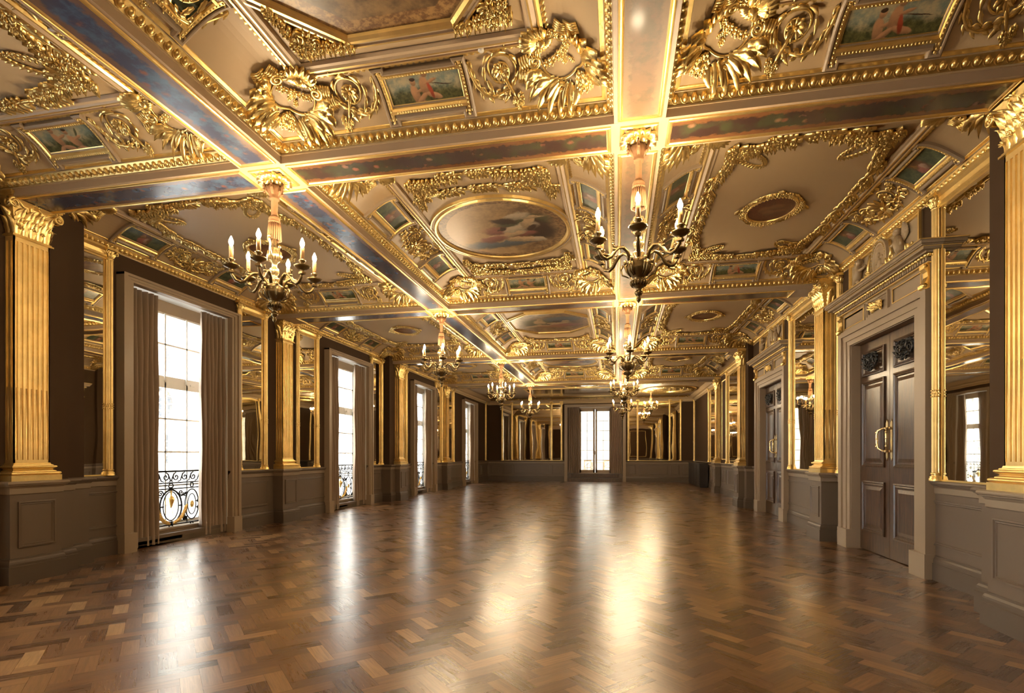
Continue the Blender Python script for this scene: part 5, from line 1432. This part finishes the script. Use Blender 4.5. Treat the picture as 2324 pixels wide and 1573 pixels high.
# ------------------------------------------------------------------ outside
def facade():
    b = thing('stone_building', 'pale stone building with arched and round windows across the street', 'building')
    X = -30.0
    w = MB(); w.box(X - 8, X, 6, 150, -6, 22); obj('wall', w, STONE, b)
    c = MB()
    for z0, z1, d in ((10.9, 11.15, .35), (11.15, 11.4, .7), (11.4, 11.9, 1.0), (6.4, 6.6, .3), (3.6, 3.8, .25), (-.2, .1, .3)): c.box(X - .1, X + d, 6, 150, z0, z1)
    for k in range(170): c.box(X, X + .5, 8 + k * .8, 8.4 + k * .8, 10.6, 10.95)
    obj('cornice', c, STONE, b)
    nwin = 0
    for k in range(16):
        y = 30.2 + k * 5.2
        for dy in (-.85, .85):
            o = MB(); pts = [(y + dy - .42, 7.2), (y + dy + .42, 7.2), (y + dy + .42, 8.6)] + [(y + dy + .42 * cos(pi * q / 8), 8.6 + .42 * sin(pi * q / 8)) for q in range(1, 8)] + [(y + dy - .42, 8.6)]
            o.prism(pts, X - .02, X + .03, 'x'); win = obj('window', o, PANE, b)
            m = MB(); m.box(X, X + .06, y + dy - .03, y + dy + .03, 7.2, 9.0)
            for z in (7.7, 8.2, 8.6): m.box(X, X + .06, y + dy - .42, y + dy + .42, z - .03, z + .03)
            obj('glazing_bars', m, WHITE, win)
        o = MB(); o.prism([(y + .95 * cos(2 * pi * q / 24), 5.05 + .95 * sin(2 * pi * q / 24)) for q in range(24)], X - .02, X + .03, 'x'); win = obj('window', o, PANE, b)
        m = MB()
        m.tube([(X + .05, y + 1.1 * cos(2 * pi * q / 24), 5.05 + 1.1 * sin(2 * pi * q / 24)) for q in range(24)], .16, 6, 0, True)
        for dy in (-.35, .35): m.box(X, X + .06, y + dy - .12, y + dy + .12, 4.1, 6.0)
        for z in (4.5, 5.0, 5.5): m.box(X, X + .06, y - .9, y + .9, z - .03, z + .03)
        obj('glazing_bars', m, STONE, win)
        for dy in (-1.7, -.6, .6, 1.7):
            o = MB(); o.box(X - .02, X + .03, y + dy - .32, y + dy + .32, 1.0, 2.9); win = obj('window', o, PANE, b)
            m = MB(); m.box(X, X + .06, y + dy - .03, y + dy + .03, 1.0, 2.9)
            for z in (1.5, 2.0, 2.45): m.box(X, X + .06, y + dy - .32, y + dy + .32, z - .03, z + .03)
            obj('glazing_bars', m, WHITE, win)
    s = MB(); s.box(-60, XL - .35, -40, 160, -6.2, -6); struct('street', s, ASPHALT)
    s = MB(); s.box(XL - .3, XA + .3, YB + .35, YB + 9, .2, .30); struct('terrace', s, STONED)
    s = MB(); s.box(-9, 6, YB + 9, YB + 9.4, -2, 14); s.box(-9.4, -9, YB + .4, YB + 9.4, -2, 14); s.box(6, 6.4, YB + .4, YB + 9.4, -2, 14); struct('terrace_wall_and_light_screens', s, STONED)  # side walls added to keep sky light off the terrace
    s = MB(); s.box(XL - .35, XA + .35, YF - 20, YB + .35, 5.2, 20); struct('added_sky_block', s, STONE)  # unseen mass added overhead to cut sky light on the opposite facade
facade()
def terrace_chair(x, y, rz, label):
    r = thing('terrace_chair', label, 'chair', 'pale wooden chairs on the terrace'); z = .30
    for sx in (-1, 1):
        for sy in (-1, 1):
            l = MB(); l.box(sx * .2 - .02, sx * .2 + .02, sy * .2 - .02, sy * .2 + .02, z, z + (.9 if sy > 0 else .45)); obj('leg', l, WOODC, r)
    s = MB(); s.box(-.23, .23, -.23, .23, z + .43, z + .47); obj('seat', s, WOODC, r)
    b = MB(); b.box(-.2, .2, .19, .21, z + .84, z + .9); b.tube([(-.19, .2, z + .5), (.19, .2, z + .85)], .015, 5); b.tube([(.19, .2, z + .5), (-.19, .2, z + .85)], .015, 5); obj('backrest', b, WOODC, r)
    put(r, (x, y, 0), (0, 0, rz))
terrace_chair(-1.75, YB + 2.2, 3.0, 'pale wooden cross-back chair left outside the far french window')
terrace_chair(-.62, YB + 2.3, 3.3, 'pale wooden cross-back chair right outside the far french window')
tb = thing('terrace_table', 'small pale table between the terrace chairs outside the far window', 'table')
m = MB(); m.box(-.4, .4, -.35, .35, 1.02, 1.06); obj('tabletop', m, WOODC, tb)
for sx in (-1, 1):
    for sy in (-1, 1):
        l = MB(); l.box(sx * .35 - .02, sx * .35 + .02, sy * .3 - .02, sy * .3 + .02, .30, 1.02); obj('leg', l, WOODC, tb)
put(tb, (-1.2, YB + 2.9, 0))

# ------------------------------------------------------------------ light, camera, colour
W = bpy.data.worlds.new('sky'); bpy.context.scene.world = W; W.use_nodes = True
nt = W.node_tree; nt.nodes.clear(); bg = nt.nodes.new('ShaderNodeBackground'); ow = nt.nodes.new('ShaderNodeOutputWorld')
bg.inputs[0].default_value = (.95, .975, 1.0, 1); bg.inputs[1].default_value = 10.0; nt.links.new(bg.outputs[0], ow.inputs[0])
sn = bpy.data.lights.new('sun', 'SUN'); sn.energy = 1.5; sn.angle = .3; sn.color = (1, .95, .86); so = bpy.data.objects.new('sun', sn); C.objects.link(so); so.rotation_euler = (radians(50), 0, radians(70))
cam = bpy.data.cameras.new('camera'); co = bpy.data.objects.new('camera', cam); C.objects.link(co)
F, YAW, HY = 1202.66, .1964, 1033.4
cam.sensor_fit = 'HORIZONTAL'; cam.sensor_width = 36.0; cam.lens = 36.0 * F / 2324
cam.shift_x = 0.0; cam.shift_y = (HY - 1573 / 2) / 2324
cam.clip_start = .05; cam.clip_end = 400
co.location = (0, 0, 1.5); co.rotation_euler = (pi / 2, 0, YAW)
sc = bpy.context.scene; sc.camera = co
sc.view_settings.view_transform = 'Standard'; sc.view_settings.look = 'None'; sc.view_settings.gamma = 1.0; sc.view_settings.use_curve_mapping = False
sc.view_settings.exposure = 1.88
sc.cycles.use_denoising = True
sc.cycles.max_bounces = 8; sc.cycles.diffuse_bounces = 6; sc.cycles.glossy_bounces = 5; sc.cycles.transparent_max_bounces = 8
sc.cycles.sample_clamp_indirect = 6.0; sc.cycles.caustics_reflective = False; sc.cycles.caustics_refractive = False
